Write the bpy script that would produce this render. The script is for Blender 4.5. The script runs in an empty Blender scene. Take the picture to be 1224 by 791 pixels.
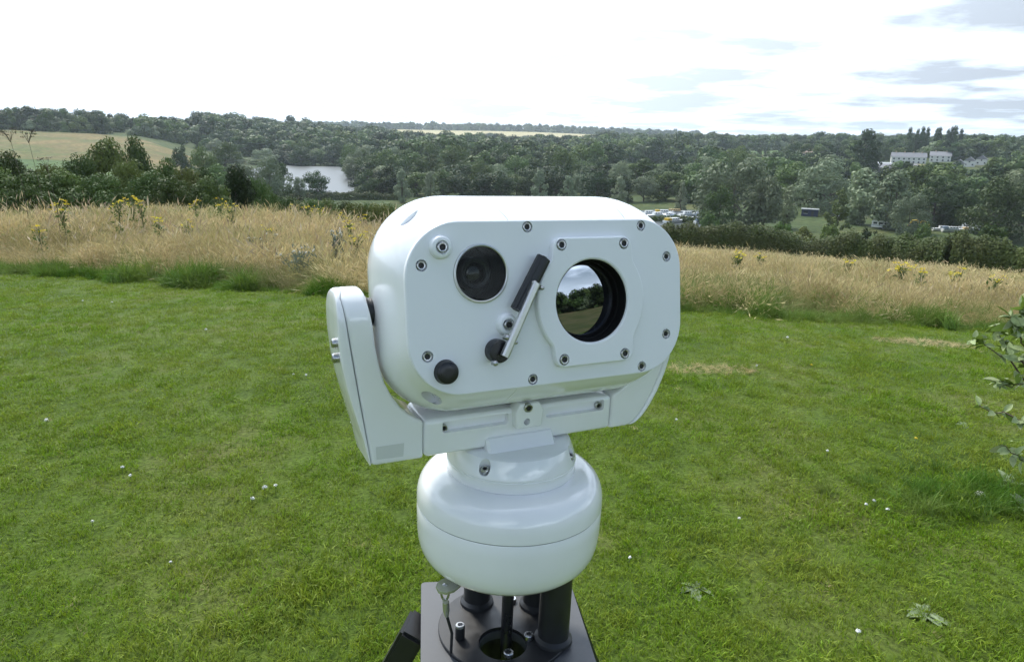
import bpy, bmesh, math, random
import numpy as np
from mathutils import Matrix, Vector, Euler

SC = bpy.context.scene
COL = SC.collection
RNG = np.random.default_rng(11)
random.seed(11)
rad = math.radians

# ------------------------------------------------------------------ camera
FPX, IW, IH = 850.0, 1224.0, 791.0           # focal length in photo pixels (25 mm equivalent)
PITCH, ROLL, EYE = rad(15.5), rad(1.1), 1.62
CAM0 = np.array([0.0, 0.0, EYE])
_m0 = np.array([[1, 0, 0], [0, -math.sin(PITCH), math.cos(PITCH)], [0, -math.cos(PITCH), -math.sin(PITCH)]])
_rz = np.array([[math.cos(ROLL), -math.sin(ROLL), 0], [math.sin(ROLL), math.cos(ROLL), 0], [0, 0, 1]])
MC = _m0 @ _rz.T                              # camera axes (right, down, forward) -> world
cam = bpy.data.cameras.new("camera")
cam.sensor_width = 36.0
cam.lens = FPX * 36.0 / IW
cam.clip_start, cam.clip_end = 0.02, 20000.0
camo = bpy.data.objects.new("camera", cam)
COL.objects.link(camo)
camo.matrix_world = Matrix([[MC[i, 0], -MC[i, 1], -MC[i, 2], CAM0[i]] for i in range(3)] + [[0, 0, 0, 1]])
SC.camera = camo

# ------------------------------------------------------------------ sky, sun, exposure
SUN_EL, SUN_AZ = rad(50), rad(-28)            # azimuth from +Y towards +X
SC.view_settings.view_transform = 'Standard'
SC.view_settings.look = 'None'
SC.view_settings.exposure = 0.2
SC.view_settings.gamma = 1.0
SC.view_settings.use_curve_mapping = False
W = bpy.data.worlds.new("World")
SC.world = W
W.use_nodes = True
nt = W.node_tree
nt.nodes.clear()
def N(tree, typ, **kw):
    n = tree.nodes.new(typ)
    for k, v in kw.items():
        if k.startswith('i_'):
            key = k[2:]
            n.inputs[int(key) if key.isdigit() else key.replace('_', ' ')].default_value = v
        else:
            setattr(n, k, v)
    return n
def LK(tree, a, b): tree.links.new(a, b)
wo = N(nt, 'ShaderNodeOutputWorld'); bg = N(nt, 'ShaderNodeBackground', i_Strength=0.15)
sky = N(nt, 'ShaderNodeTexSky'); sky.sky_type = 'NISHITA'; sky.sun_disc = False
sky.sun_elevation = SUN_EL; sky.sun_rotation = SUN_AZ % (2 * math.pi); sky.air_density = 1.0; sky.dust_density = 1.5
tc = N(nt, 'ShaderNodeTexCoord'); sep = N(nt, 'ShaderNodeSeparateXYZ'); LK(nt, tc.outputs['Generated'], sep.inputs[0])
zc = N(nt, 'ShaderNodeMath', operation='MAXIMUM'); LK(nt, sep.outputs[2], zc.inputs[0]); zc.inputs[1].default_value = 0.0
za = N(nt, 'ShaderNodeMath', operation='ADD'); LK(nt, zc.outputs[0], za.inputs[0]); za.inputs[1].default_value = 0.10
dv = N(nt, 'ShaderNodeVectorMath', operation='SCALE'); inv = N(nt, 'ShaderNodeMath', operation='DIVIDE', i_0=1.0)
LK(nt, za.outputs[0], inv.inputs[1]); LK(nt, tc.outputs['Generated'], dv.inputs[0]); LK(nt, inv.outputs[0], dv.inputs['Scale'])
flat = N(nt, 'ShaderNodeVectorMath', operation='MULTIPLY'); flat.inputs[1].default_value = (1, 1, 0); LK(nt, dv.outputs[0], flat.inputs[0])
off = N(nt, 'ShaderNodeVectorMath', operation='ADD'); off.inputs[1].default_value = (3.1, 1.7, 0); LK(nt, flat.outputs[0], off.inputs[0])
n1 = N(nt, 'ShaderNodeTexNoise', i_Scale=0.55, i_Detail=7.0, i_Roughness=0.55); LK(nt, off.outputs[0], n1.inputs['Vector'])
n2 = N(nt, 'ShaderNodeTexNoise', i_Scale=1.1, i_Detail=6.0, i_Roughness=0.55); LK(nt, flat.outputs[0], n2.inputs['Vector'])
# glow of the veiled sun spreading through the cloud
sd = (math.sin(SUN_AZ) * math.cos(SUN_EL), math.cos(SUN_AZ) * math.cos(SUN_EL), math.sin(SUN_EL))
dot = N(nt, 'ShaderNodeVectorMath', operation='DOT_PRODUCT'); dot.inputs[1].default_value = sd; LK(nt, tc.outputs['Generated'], dot.inputs[0])
glow = N(nt, 'ShaderNodeMapRange', interpolation_type='SMOOTHSTEP', i_1=0.25, i_2=1.0, i_3=0.0, i_4=1.0); LK(nt, dot.outputs['Value'], glow.inputs[0])
cov = N(nt, 'ShaderNodeMapRange', i_1=0.52, i_2=0.63, i_3=0.0, i_4=1.0); cov.clamp = True
cs = N(nt, 'ShaderNodeMath', operation='MULTIPLY_ADD'); cs.inputs[1].default_value = 0.36
LK(nt, glow.outputs[0], cs.inputs[0]); LK(nt, n1.outputs[0], cs.inputs[2])
# the cloud bank thickens over the valley ahead and breaks up behind
ahead = N(nt, 'ShaderNodeMapRange', interpolation_type='SMOOTHSTEP', i_1=0.0, i_2=0.7, i_3=0.0, i_4=0.26); LK(nt, sep.outputs[1], ahead.inputs[0])
cs2 = N(nt, 'ShaderNodeMath', operation='ADD'); LK(nt, cs.outputs[0], cs2.inputs[0]); LK(nt, ahead.outputs[0], cs2.inputs[1]); LK(nt, cs2.outputs[0], cov.inputs[0])
# near the horizon the eye looks through the layers edge on and the cover closes
cov2 = N(nt, 'ShaderNodeMath', operation='MAXIMUM'); hz = N(nt, 'ShaderNodeMapRange', i_1=0.03, i_2=0.15, i_3=1.0, i_4=0.0); hz.clamp = True
LK(nt, zc.outputs[0], hz.inputs[0]); LK(nt, cov.outputs[0], cov2.inputs[0]); LK(nt, hz.outputs[0], cov2.inputs[1])
br = N(nt, 'ShaderNodeMapRange', i_1=0.42, i_2=0.62, i_3=3.6, i_4=9.4); LK(nt, n2.outputs[0], br.inputs[0])
gm = N(nt, 'ShaderNodeMath', operation='MULTIPLY_ADD'); gm.inputs[1].default_value = 6.5
LK(nt, glow.outputs[0], gm.inputs[0]); LK(nt, br.outputs[0], gm.inputs[2])
# extra brightness added to unseen clouds opposite the sun, filling the unit's shaded face
anti = N(nt, 'ShaderNodeMapRange', i_1=0.15, i_2=-0.6, i_3=0.0, i_4=21.0); anti.clamp = True; LK(nt, dot.outputs['Value'], anti.inputs[0])
gm2 = N(nt, 'ShaderNodeMath', operation='ADD'); LK(nt, gm.outputs[0], gm2.inputs[0]); LK(nt, anti.outputs[0], gm2.inputs[1]); gm = gm2
cc = N(nt, 'ShaderNodeVectorMath', operation='SCALE'); cc.inputs[0].default_value = (0.86, 0.98, 1.14); LK(nt, gm.outputs[0], cc.inputs['Scale'])
mx = N(nt, 'ShaderNodeMixRGB'); LK(nt, cov2.outputs[0], mx.inputs[0]); LK(nt, sky.outputs[0], mx.inputs[1]); LK(nt, cc.outputs[0], mx.inputs[2])
LK(nt, mx.outputs[0], bg.inputs[0]); LK(nt, bg.outputs[0], wo.inputs[0])
sl = bpy.data.lights.new("sun", 'SUN'); sl.energy = 3.5; sl.angle = rad(9); sl.color = (1.0, 0.95, 0.86)
so = bpy.data.objects.new("sun", sl); COL.objects.link(so)
so.rotation_euler = Vector(sd).to_track_quat('Z', 'Y').to_euler(); so.location = (0, 0, 60)

SC.cycles.max_bounces = 8
SC.cycles.transparent_max_bounces = 12
SC.cycles.use_denoising = True

# ------------------------------------------------------------------ helpers
def ray(px, py):
    d = MC @ np.array([(px - IW / 2) / FPX, (py - IH / 2) / FPX, 1.0])
    return d / np.linalg.norm(d)
def az_of(px, py=200.0):
    d = ray(px, py); return math.atan2(d[0], d[1])
def at_dist(px, py, dist):
    """point on the ray of a pixel at a horizontal distance"""
    d = ray(px, py); return CAM0 + d * dist / math.hypot(d[0], d[1])
def at_z(px, py, z=0.0):
    d = ray(px, py); return CAM0 + d * ((z - EYE) / d[2])

def tag(o, label=None, cat=None, group=None, kind=None):
    if label: o['label'] = label
    if cat: o['category'] = cat
    if group: o['group'] = group
    if kind: o['kind'] = kind
    return o
def mesh(name, verts, faces, mats=None, smooth=False):
    me = bpy.data.meshes.new(name)
    me.from_pydata([tuple(v) for v in verts], [], [tuple(int(i) for i in f) for f in faces])
    if mats: 
        for m in (mats if isinstance(mats, (list, tuple)) else [mats]): me.materials.append(m)
    if smooth:
        me.polygons.foreach_set('use_smooth', [True] * len(me.polygons))
    me.update()
    return me
def link(name, me, parent=None, loc=None):
    o = bpy.data.objects.new(name, me); COL.objects.link(o)
    if parent is not None: o.parent = parent
    if loc is not None: o.location = loc
    return o
def quads_mesh(name, V, mat, n=4):
    """V: (k, n, 3) array of polygons"""
    k = len(V); me = bpy.data.meshes.new(name)
    me.vertices.add(k * n); me.vertices.foreach_set('co', V.astype(np.float32).ravel())
    me.loops.add(k * n); me.loops.foreach_set('vertex_index', np.arange(k * n, dtype=np.int32))
    me.polygons.add(k); me.polygons.foreach_set('loop_start', np.arange(0, k * n, n, dtype=np.int32))
    me.update(calc_edges=True); me.materials.append(mat)
    return me
def empty(name, loc=(0, 0, 0)):
    o = bpy.data.objects.new(name, None); COL.objects.link(o); o.location = loc; o.empty_display_size = 0.2
    return o
def copy_tree(o, parent=None):
    c = o.copy(); COL.objects.link(c)
    if parent is not None: c.parent = parent
    for ch in list(o.children): copy_tree(ch, c)
    return c
def smoothstep(a, b, x):
    t = np.clip((x - a) / (b - a), 0, 1); return t * t * (3 - 2 * t)
_pg = RNG.random((64, 64))
def vnoise(x, y, s):
    """value noise 0..1, feature size s"""
    x = np.asarray(x, float) / s; y = np.asarray(y, float) / s
    i = np.floor(x).astype(int); j = np.floor(y).astype(int); fx = x - i; fy = y - j
    fx = fx * fx * (3 - 2 * fx); fy = fy * fy * (3 - 2 * fy)
    g = lambda a, b: _pg[a % 64, b % 64]
    return (g(i, j) * (1 - fx) + g(i + 1, j) * fx) * (1 - fy) + (g(i, j + 1) * (1 - fx) + g(i + 1, j + 1) * fx) * fy

# ------------------------------------------------------------------ materials
def mat_new(name):
    m = bpy.data.materials.new(name); m.use_nodes = True
    t = m.node_tree; b = t.nodes.get('Principled BSDF'); return m, t, b
def mat_plain(name, col, rough=0.5, metal=0.0, spec=0.5, noise=0.0, nscale=30.0, bump=0.0, coat=0.0):
    m, t, b = mat_new(name)
    b.inputs['Base Color'].default_value = (*col, 1); b.inputs['Roughness'].default_value = rough
    b.inputs['Metallic'].default_value = metal; b.inputs['Specular IOR Level'].default_value = spec
    b.inputs['Coat Weight'].default_value = coat; b.inputs['Coat Roughness'].default_value = 0.08
    if noise > 0 or bump > 0:
        tc = N(t, 'ShaderNodeTexCoord')
        nz = N(t, 'ShaderNodeTexNoise', i_Scale=nscale, i_Detail=5.0, i_Roughness=0.6); LK(t, tc.outputs['Object'], nz.inputs['Vector'])
        if noise > 0:
            r = N(t, 'ShaderNodeMapRange', i_1=0.3, i_2=0.7, i_3=1 - noise, i_4=1 + noise); LK(t, nz.outputs[0], r.inputs[0])
            s = N(t, 'ShaderNodeVectorMath', operation='SCALE'); s.inputs[0].default_value = col; LK(t, r.outputs[0], s.inputs['Scale'])
            LK(t, s.outputs[0], b.inputs['Base Color'])
            r2 = N(t, 'ShaderNodeMapRange', i_1=0.3, i_2=0.7, i_3=max(0.02, rough - 0.08), i_4=min(1, rough + 0.08)); LK(t, nz.outputs[0], r2.inputs[0]); LK(t, r2.outputs[0], b.inputs['Roughness'])
        if bump > 0:
            bp = N(t, 'ShaderNodeBump', i_Strength=bump, i_Distance=0.01); LK(t, nz.outputs[0], bp.inputs['Height']); LK(t, bp.outputs[0], b.inputs['Normal'])
    return m
def mat_leaf(name, c1, c2, c3=None, trans=0.3, rough=0.55, spread=0.25, scale=None, mixscale=3.0, spec=0.16):
    """two or three leaf colours, varied leaf by leaf, plant by plant and (optionally) by place"""
    m, t, b = mat_new(name)
    g = N(t, 'ShaderNodeNewGeometry'); oi = N(t, 'ShaderNodeObjectInfo')
    r = N(t, 'ShaderNodeMixRGB'); r.inputs[1].default_value = (*c1, 1); r.inputs[2].default_value = (*c2, 1)
    LK(t, g.outputs['Random Per Island'], r.inputs[0]); last = r
    if scale:
        nz = N(t, 'ShaderNodeTexNoise', i_Scale=1.0 / scale, i_Detail=4.0, i_Roughness=0.6); LK(t, g.outputs['Position'], nz.inputs['Vector'])
        k = N(t, 'ShaderNodeMapRange', i_1=0.38, i_2=0.62); k.clamp = True; LK(t, nz.outputs[0], k.inputs[0])
        r2 = N(t, 'ShaderNodeMixRGB'); r2.inputs[2].default_value = (*(c3 or c2), 1); LK(t, k.outputs[0], r2.inputs[0]); LK(t, r.outputs[0], r2.inputs[1]); last = r2
    hs = N(t, 'ShaderNodeHueSaturation'); LK(t, last.outputs[0], hs.inputs['Color'])
    v = N(t, 'ShaderNodeMapRange', i_1=0.0, i_2=1.0, i_3=1 - spread, i_4=1 + spread); LK(t, oi.outputs['Random'], v.inputs[0]); LK(t, v.outputs[0], hs.inputs['Value'])
    h = N(t, 'ShaderNodeMapRange', i_1=0.0, i_2=1.0, i_3=0.485, i_4=0.515); mul = N(t, 'ShaderNodeMath', operation='FRACT'); m7 = N(t, 'ShaderNodeMath', operation='MULTIPLY', i_1=7.31)
    LK(t, oi.outputs['Random'], m7.inputs[0]); LK(t, m7.outputs[0], mul.inputs[0]); LK(t, mul.outputs[0], h.inputs[0]); LK(t, h.outputs[0], hs.inputs['Hue'])
    LK(t, hs.outputs[0], b.inputs['Base Color']); b.inputs['Roughness'].default_value = rough; b.inputs['Specular IOR Level'].default_value = spec
    tr = N(t, 'ShaderNodeBsdfTranslucent'); LK(t, hs.outputs[0], tr.inputs[0])
    ms = N(t, 'ShaderNodeMixShader', i_0=trans); LK(t, b.outputs[0], ms.inputs[1]); LK(t, tr.outputs[0], ms.inputs[2])
    LK(t, ms.outputs[0], t.nodes['Material Output'].inputs[0])
    return m
def mat_ground(name, cols, scale, detail=8.0, bump=0.3, rough=0.9, fine=None):
    """ground colours blended by noise at one scale with fine speckle"""
    m, t, b = mat_new(name)
    g = N(t, 'ShaderNodeNewGeometry')
    nz = N(t, 'ShaderNodeTexNoise', i_Scale=1.0 / scale, i_Detail=detail, i_Roughness=0.62); LK(t, g.outputs['Position'], nz.inputs['Vector'])
    cr = N(t, 'ShaderNodeValToRGB'); e = cr.color_ramp.elements
    while len(e) < len(cols): e.new(0.5)
    for i, c in enumerate(cols):
        e[i].position = 0.34 + 0.32 * i / max(1, len(cols) - 1); e[i].color = (*c, 1)
    LK(t, nz.outputs[0], cr.inputs[0])
    n2 = N(t, 'ShaderNodeTexNoise', i_Scale=1.0 / (fine or scale / 25), i_Detail=4.0); LK(t, g.outputs['Position'], n2.inputs['Vector'])
    r = N(t, 'ShaderNodeMapRange', i_1=0.3, i_2=0.7, i_3=0.65, i_4=1.35); LK(t, n2.outputs[0], r.inputs[0])
    s = N(t, 'ShaderNodeVectorMath', operation='SCALE'); LK(t, cr.outputs[0], s.inputs[0]); LK(t, r.outputs[0], s.inputs['Scale']); LK(t, s.outputs[0], b.inputs['Base Color'])
    b.inputs['Roughness'].default_value = rough; b.inputs['Specular IOR Level'].default_value = 0.15
    bp = N(t, 'ShaderNodeBump', i_Strength=bump, i_Distance=(fine or scale / 25)); LK(t, n2.outputs[0], bp.inputs['Height']); LK(t, bp.outputs[0], b.inputs['Normal'])
    return m

M = {}
M['white'] = mat_plain('white_enamel', (0.83, 0.84, 0.84), 0.17, coat=0.55, spec=0.5, noise=0.03, nscale=9)
M['white_face'] = mat_plain('white_powder_coat', (0.78, 0.80, 0.81), 0.42, bump=0.015, nscale=500, spec=0.4)
M['steel'] = mat_plain('bolt_steel', (0.48, 0.48, 0.48), 0.30, metal=1.0, noise=0.1, nscale=400)
M['alu'] = mat_plain('brushed_alloy', (0.62, 0.62, 0.60), 0.38, metal=0.9, noise=0.06, nscale=300)
M['socket'] = mat_plain('socket_dark', (0.02, 0.02, 0.02), 0.6)
M['black'] = mat_plain('black_plastic', (0.012, 0.012, 0.014), 0.32, noise=0.2, nscale=80)
M['rubber'] = mat_plain('black_rubber', (0.016, 0.017, 0.019), 0.45)
M['bore'] = mat_plain('matt_black_bore', (0.004, 0.004, 0.004), 0.7, spec=0.2)
M['mount'] = mat_plain('black_anodised', (0.014, 0.0145, 0.016), 0.42, noise=0.2, nscale=60)
M['plate'] = mat_plain('grey_anodised_plate', (0.062, 0.066, 0.074), 0.48, noise=0.14, nscale=45, bump=0.01)
M['gasket'] = mat_plain('gasket_grey', (0.09, 0.09, 0.09), 0.7)
M['label'] = mat_plain('etched_label', (0.62, 0.64, 0.61), 0.5)
# ------------------------------------------------------------------ terrain
TD = np.array([0, 6, 12, 25, 45, 75, 120, 200, 260, 320, 450, 560, 700, 900, 1200, 1600, 2300, 3500, 7000.])
TA = np.radians([-180, -95, -60, -40, -28, -22, -17, -10, 0, 12, 25, 38, 60, 85, 180])
TZ = np.array([
 [0, 0, .15, .7, 1.9, 4.0, 7, 11, 13, 14, 15, 15, 15, 15, 15, 16, 18, 20, 20],
 [0, 0, .15, .7, 1.9, 4.0, 7, 11, 13, 14, 15, 15, 15, 15, 15, 16, 18, 20, 20],
 [0, 0, -.5, -1.3, -4, -8, -12, -18, -18, -15, -8, -3, 0, 4, 5, 5, 3, 3, 3],
 [0, 0, -.42, -1.08, -4.2, -9, -14, -20, -20, -17, -9.5, -3.5, -1, 2, 3, 3, 3, 3, 3],
 [0, 0, -.44, -1.18, -4.6, -10, -15, -21, -22, -19, -13, -7, -3.5, 0, 2, 3, 4, 4, 4],
 [0, 0, -.47, -1.38, -5.0, -10.5, -16, -22, -24.8, -24.9, -24.7, -22, -12, -3, 0, 2, 4, 4, 4],
 [0, 0, -.52, -1.65, -5.6, -11, -17, -23, -25, -25, -25, -25, -23, -12, -3, 0, 3, 4, 4],
 [0, 0, -.62, -2.15, -6, -11, -17, -23, -25, -25, -25, -25, -25, -21, -17, -18, 6, 6, 6],
 [0, 0, -.66, -2.3, -5.7, -10.2, -16, -24.8, -25.2, -25, -25, -25, -25, -22, -18, -18, 7, 7, 7],
 [0, 0, -.72, -2.6, -5.75, -10.3, -16, -25, -25.2, -25, -25, -24, -20, -15, -12, -10, -2, 2, 2],
 [0, 0, -.72, -2.6, -5.75, -10.3, -16, -24, -25, -25, -22, -18, -12, -8, -6, -5, -1, 2, 2],
 [0, 0, -.7, -2.5, -5.7, -10.3, -16, -24, -25, -24, -18, -13, -8, -5, -5, -4, 0, 2, 2],
 [0, 0, -.5, -2.0, -5, -9, -14, -20, -22, -20, -14, -8, -3, 2, 3, 4, 5, 5, 5],
 [0, 0, .15, .7, 1.9, 4.0, 7, 11, 13, 14, 15, 15, 15, 15, 15, 16, 18, 20, 20],
 [0, 0, .15, .7, 1.9, 4.0, 7, 11, 13, 14, 15, 15, 15, 15, 15, 16, 18, 20, 20]])
def terr(x, y):
    x = np.asarray(x, float); y = np.asarray(y, float)
    a = np.arctan2(x, y); d = np.hypot(x, y)
    i = np.clip(np.searchsorted(TA, a) - 1, 0, len(TA) - 2); fa = (a - TA[i]) / (TA[i + 1] - TA[i]); fa = fa * fa * (3 - 2 * fa)
    j = np.clip(np.searchsorted(TD, d) - 1, 0, len(TD) - 2); t = np.clip((d - TD[j]) / (TD[j + 1] - TD[j]), 0, 1)
    # catmull-rom in distance
    jm = np.maximum(j - 1, 0); jp = np.minimum(j + 2, len(TD) - 1)
    def row(k):
        p0, p1, p2, p3 = TZ[k, jm], TZ[k, j], TZ[k, j + 1], TZ[k, jp]
        h = TD[j + 1] - TD[j]
        m1 = np.where(j > 0, (p2 - p0) / np.maximum(TD[j + 1] - TD[jm], 1e-6), 0) * h
        m2 = (p3 - p1) / np.maximum(TD[jp] - TD[j], 1e-6) * h
        return (2*t**3 - 3*t**2 + 1)*p1 + (t**3 - 2*t**2 + t)*m1 + (-2*t**3 + 3*t**2)*p2 + (t**3 - t**2)*m2
    z = row(i) * (1 - fa) + row(i + 1) * fa
    k = smoothstep(10, 40, d)
    z = z + (vnoise(x, y, 4.0) - .5) * .16 * smoothstep(6, 12, d) + (vnoise(x + 91, y, 17.0) - .5) * .7 * k * (1 - smoothstep(150, 230, d)) + (vnoise(x, y + 40, 90.0) - .5) * 2.5 * smoothstep(650, 900, d)
    return z
def terr1(x, y): return float(terr(np.array([x]), np.array([y]))[0])
def ground_hit(px, py):
    d = ray(px, py); h = math.hypot(d[0], d[1]); lo = 1.0
    for s in np.geomspace(1.0, 4000, 900):
        p = CAM0 + d * s / h
        if p[2] < terr1(p[0], p[1]): return p
    return CAM0 + d * 4000 / h

# lawn edge traced on the ground
EDGE_PX = [(-120, 312), (-60, 320), (0, 326), (60, 330), (120, 335), (200, 343), (300, 349), (400, 355), (500, 360), (650, 365), (815, 373), (900, 380), (1000, 387), (1100, 393), (1224, 402), (1330, 410)]
EDGE = np.array([ground_hit(*p)[:2] for p in EDGE_PX])
EDGE = np.vstack([[-40, EDGE[0, 1] + 4], EDGE, [30, EDGE[-1, 1] - 2.5]])
def edge_y(x): return np.interp(x, EDGE[:, 0], EDGE[:, 1])

M['ground'] = mat_ground('meadow_soil', [(.06, .085, .022), (.10, .105, .035), (.19, .15, .075)], 3.0, fine=0.05)
M['lawn'] = mat_ground('lawn_soil', [(.042, .072, .008), (.068, .104, .013), (.095, .108, .028)], 0.9, fine=0.02, bump=0.6)
M['valley'] = mat_ground('valley_grass', [(.035, .055, .018), (.055, .080, .024), (.095, .10, .036)], 25.0, fine=1.6)
M['hillfield'] = mat_ground('stubble_hill_field', [(.085, .105, .028), (.15, .120, .046), (.20, .148, .060)], 45.0, fine=2.5)
M['hillgreen'] = mat_ground('hill_pasture', [(.06, .105, .028), (.095, .14, .04)], 40.0, fine=2.0)
M['farfield'] = mat_ground('far_cereal_field', [(.36, .31, .15), (.40, .35, .19)], 150.0, fine=6.0)

_t = M['hillfield'].node_tree; _b = _t.nodes['Principled BSDF']; _src = _b.inputs['Base Color'].links[0].from_socket
_g = N(_t, 'ShaderNodeNewGeometry'); _mp = N(_t, 'ShaderNodeMapping'); _mp.inputs['Rotation'].default_value = (0, 0, rad(38)); _mp.inputs['Scale'].default_value = (.10, .006, .02); LK(_t, _g.outputs['Position'], _mp.inputs[0])
_n = N(_t, 'ShaderNodeTexNoise', i_Scale=1.0, i_Detail=4.0, i_Roughness=.6); LK(_t, _mp.outputs[0], _n.inputs['Vector']); _k = N(_t, 'ShaderNodeMapRange', i_1=.5, i_2=.62, i_3=0.0, i_4=.75); _k.clamp = True; LK(_t, _n.outputs[0], _k.inputs[0])
_m = N(_t, 'ShaderNodeMixRGB'); _m.inputs[2].default_value = (.09, .115, .032, 1); LK(_t, _k.outputs[0], _m.inputs[0]); LK(_t, _src, _m.inputs[1]); LK(_t, _m.outputs[0], _b.inputs['Base Color'])
def polar_sheet(name, a0, a1, d0, d1, na, nd, mat, lift=0.0, geom=True, edge=None):
    A = np.linspace(a0, a1, na); Dd = np.geomspace(d0, d1, nd) if geom else np.linspace(d0, d1, nd)
    AA, DD = np.meshgrid(A, Dd)
    if edge is not None: AA, DD = edge(AA, DD)
    X = np.sin(AA) * DD; Y = np.cos(AA) * DD; Z = terr(X, Y) + lift
    V = np.stack([X, Y, Z], -1).reshape(-1, 3)
    F = [(j * na + i, j * na + i + 1, (j + 1) * na + i + 1, (j + 1) * na + i) for j in range(nd - 1) for i in range(na - 1)]
    return mesh(name, V, F, mat, smooth=True)
# one sheet to the horizon: fine in front, coarse behind
A = np.concatenate([np.linspace(-math.pi, -1.0, 24), np.linspace(-0.98, 0.98, 220), np.linspace(1.0, math.pi, 24)])
Dd = np.concatenate([[0.01, 0.6], np.geomspace(1.0, 4000, 225)])
AA, DD = np.meshgrid(A, Dd); X = np.sin(AA) * DD; Y = np.cos(AA) * DD; Z = terr(X, Y)
V = np.stack([X, Y, Z], -1).reshape(-1, 3); na = len(A); F = []; MI = []
for j in range(len(Dd) - 1):
    for i in range(na - 1):
        F.append((j * na + i, j * na + i + 1, (j + 1) * na + i + 1, (j + 1) * na + i)); MI.append(0 if Dd[j] < 130 else 1)
me = mesh('terrain', V, F, [M['ground'], M['valley']], smooth=True); me.polygons.foreach_set('material_index', MI)
tag(link('terrain', me), 'sloping meadow ground falling to a wooded valley with hills beyond', kind='structure')
# lawn sheet just above, ending on the traced edge
xs = np.linspace(-30, 26, 180); tv = np.linspace(0, 1, 60); V = []; F = []
for t in tv:
    for x in xs:
        ye = float(edge_y(x)) + 0.12 * (vnoise(x, 3.3, 0.5) - .5); y = -14 + (ye + 14) * t ** 0.6
        V.append((x, y, terr1(x, y) + 0.012))
n = len(xs)
F = [(j * n + i, j * n + i + 1, (j + 1) * n + i + 1, (j + 1) * n + i) for j in range(len(tv) - 1) for i in range(n - 1)]
tag(link('lawn', mesh('lawn', V, F, M['lawn'], True)), 'mown green lawn around the tripod', kind='structure')
# hill field, pasture, far field, lake
def deg(*a): return [rad(v) for v in a]
tag(link('hill_field', polar_sheet('hill_field', rad(-40), rad(-22.6), 396, 640, 60, 50, M['hillfield'], 0.5, False,
    lambda a, d: (a, 396 - 60 * smoothstep(rad(-31), rad(-26), a) + (d - 396) * (1.0 - 0.10 * smoothstep(rad(-32), rad(-23), a))))), 'straw coloured field on the hill slope', kind='structure')
tag(link('hill_pasture', polar_sheet('hill_pasture', rad(-42), rad(-23.6), 230, 402, 50, 24, M['hillgreen'], 0.45, False)), 'green pasture at the foot of the hill field', kind='structure')
tag(link('far_field', polar_sheet('far_field', rad(-9.6), rad(6.4), 1640, 2260, 60, 24, M['farfield'], 1.0, False)), 'pale cereal field on the far hillside', kind='structure')
m, t, b = mat_new('lake_water'); M['water'] = m
b.inputs['Base Color'].default_value = (.02, .03, .03, 1); b.inputs['Roughness'].default_value = 0.36; b.inputs['IOR'].default_value = 1.45
g_ = N(t, 'ShaderNodeNewGeometry'); nz = N(t, 'ShaderNodeTexNoise', i_Scale=0.35, i_Detail=4.0); LK(t, g_.outputs['Position'], nz.inputs['Vector'])
bp = N(t, 'ShaderNodeBump', i_Strength=0.012, i_Distance=0.25); LK(t, nz.outputs[0], bp.inputs['Height']); LK(t, bp.outputs[0], b.inputs['Normal'])
lake_px = [(286, 199), (300, 197.2), (328, 197), (345, 198), (375, 198.8), (405, 199.5), (416, 203), (420, 210), (424, 219), (424, 230), (400, 231), (370, 230), (335, 230), (322, 222), (300, 214), (286, 206)]
LZ = -24.2
lv = [];
for px, py in lake_px:
    p = at_z(px, py, LZ); lv.append((p[0], p[1], LZ))
lm = mesh('lake', lv, [list(range(len(lv)))], M['water']); tag(link('lake', lm), 'bright lake in the valley', kind='structure')
# river basin with moored boats, right of the device
rv = []
for px, py in [(760, 252), (800, 250), (843, 252), (852, 258), (850, 266), (840, 273), (790, 273), (745, 268)]:
    p = at_z(px, py, LZ); rv.append((p[0], p[1], LZ))
tag(link('marina_water', mesh('marina_water', rv, [list(range(len(rv)))], M['water'])), 'small basin of water with moored boats', kind='structure')
tag(link('valley_field', polar_sheet('valley_field', rad(8.4), rad(14.2), 470, 650, 30, 20, M['hillgreen'], 0.4, False)), 'open green field in a gap of the valley wood', kind='structure')
for nm, d0, d1, mk, lab in (('pasture_strip', 566, 676, 'hillgreen', 'green pasture between hedgerows on the rising ground'), ('stubble_strip', 686, 764, 'hillfield', 'narrow straw field between hedgerows on the rising ground'), ('upper_pasture', 776, 862, 'hillgreen', 'upper pasture below the ridge trees')):
    tag(link(nm, polar_sheet(nm, rad(13.6), rad(20.4), d0, d1, 40, 16, M[mk], 0.4, False)), lab, kind='structure')
# ------------------------------------------------------------------ the camera unit: frames
# face orientation solved from the bolt pattern (camera axes right, down, forward)
_y, _p, _r = rad(25.5374), rad(6.2564), rad(-1.8466)
_R0 = np.diag([1., -1., -1.])
_Ry = np.array([[math.cos(_y), 0, -math.sin(_y)], [0, 1, 0], [math.sin(_y), 0, math.cos(_y)]])
_Rx = np.array([[1, 0, 0], [0, math.cos(_p), -math.sin(_p)], [0, math.sin(_p), math.cos(_p)]])
_Rz = np.array([[math.cos(_r), -math.sin(_r), 0], [math.sin(_r), math.cos(_r), 0], [0, 0, 1]])
RH = MC @ (_Rz @ _Rx @ _Ry @ _R0)            # head axes u (right), v (up), n (out of the face) in world
P0 = CAM0 + MC @ (np.array([(650 - IW / 2) / FPX, (360 - IH / 2) / FPX, 1.0]) * 0.75)
TAU = rad(9.5)                                # head tilted up on its yoke
U_, V_, N_ = RH[:, 0], RH[:, 1], RH[:, 2]
AX = V_ * math.cos(TAU) + N_ * math.sin(TAU)  # pan axis
NY = N_ * math.cos(TAU) - V_ * math.sin(TAU)
CU, CW, CV = 0.0095, -0.08, -0.352            # pan axis position and bottom of the pedestal in the yoke frame
ROOT = P0 + U_ * CU + AX * CV + NY * CW
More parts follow.
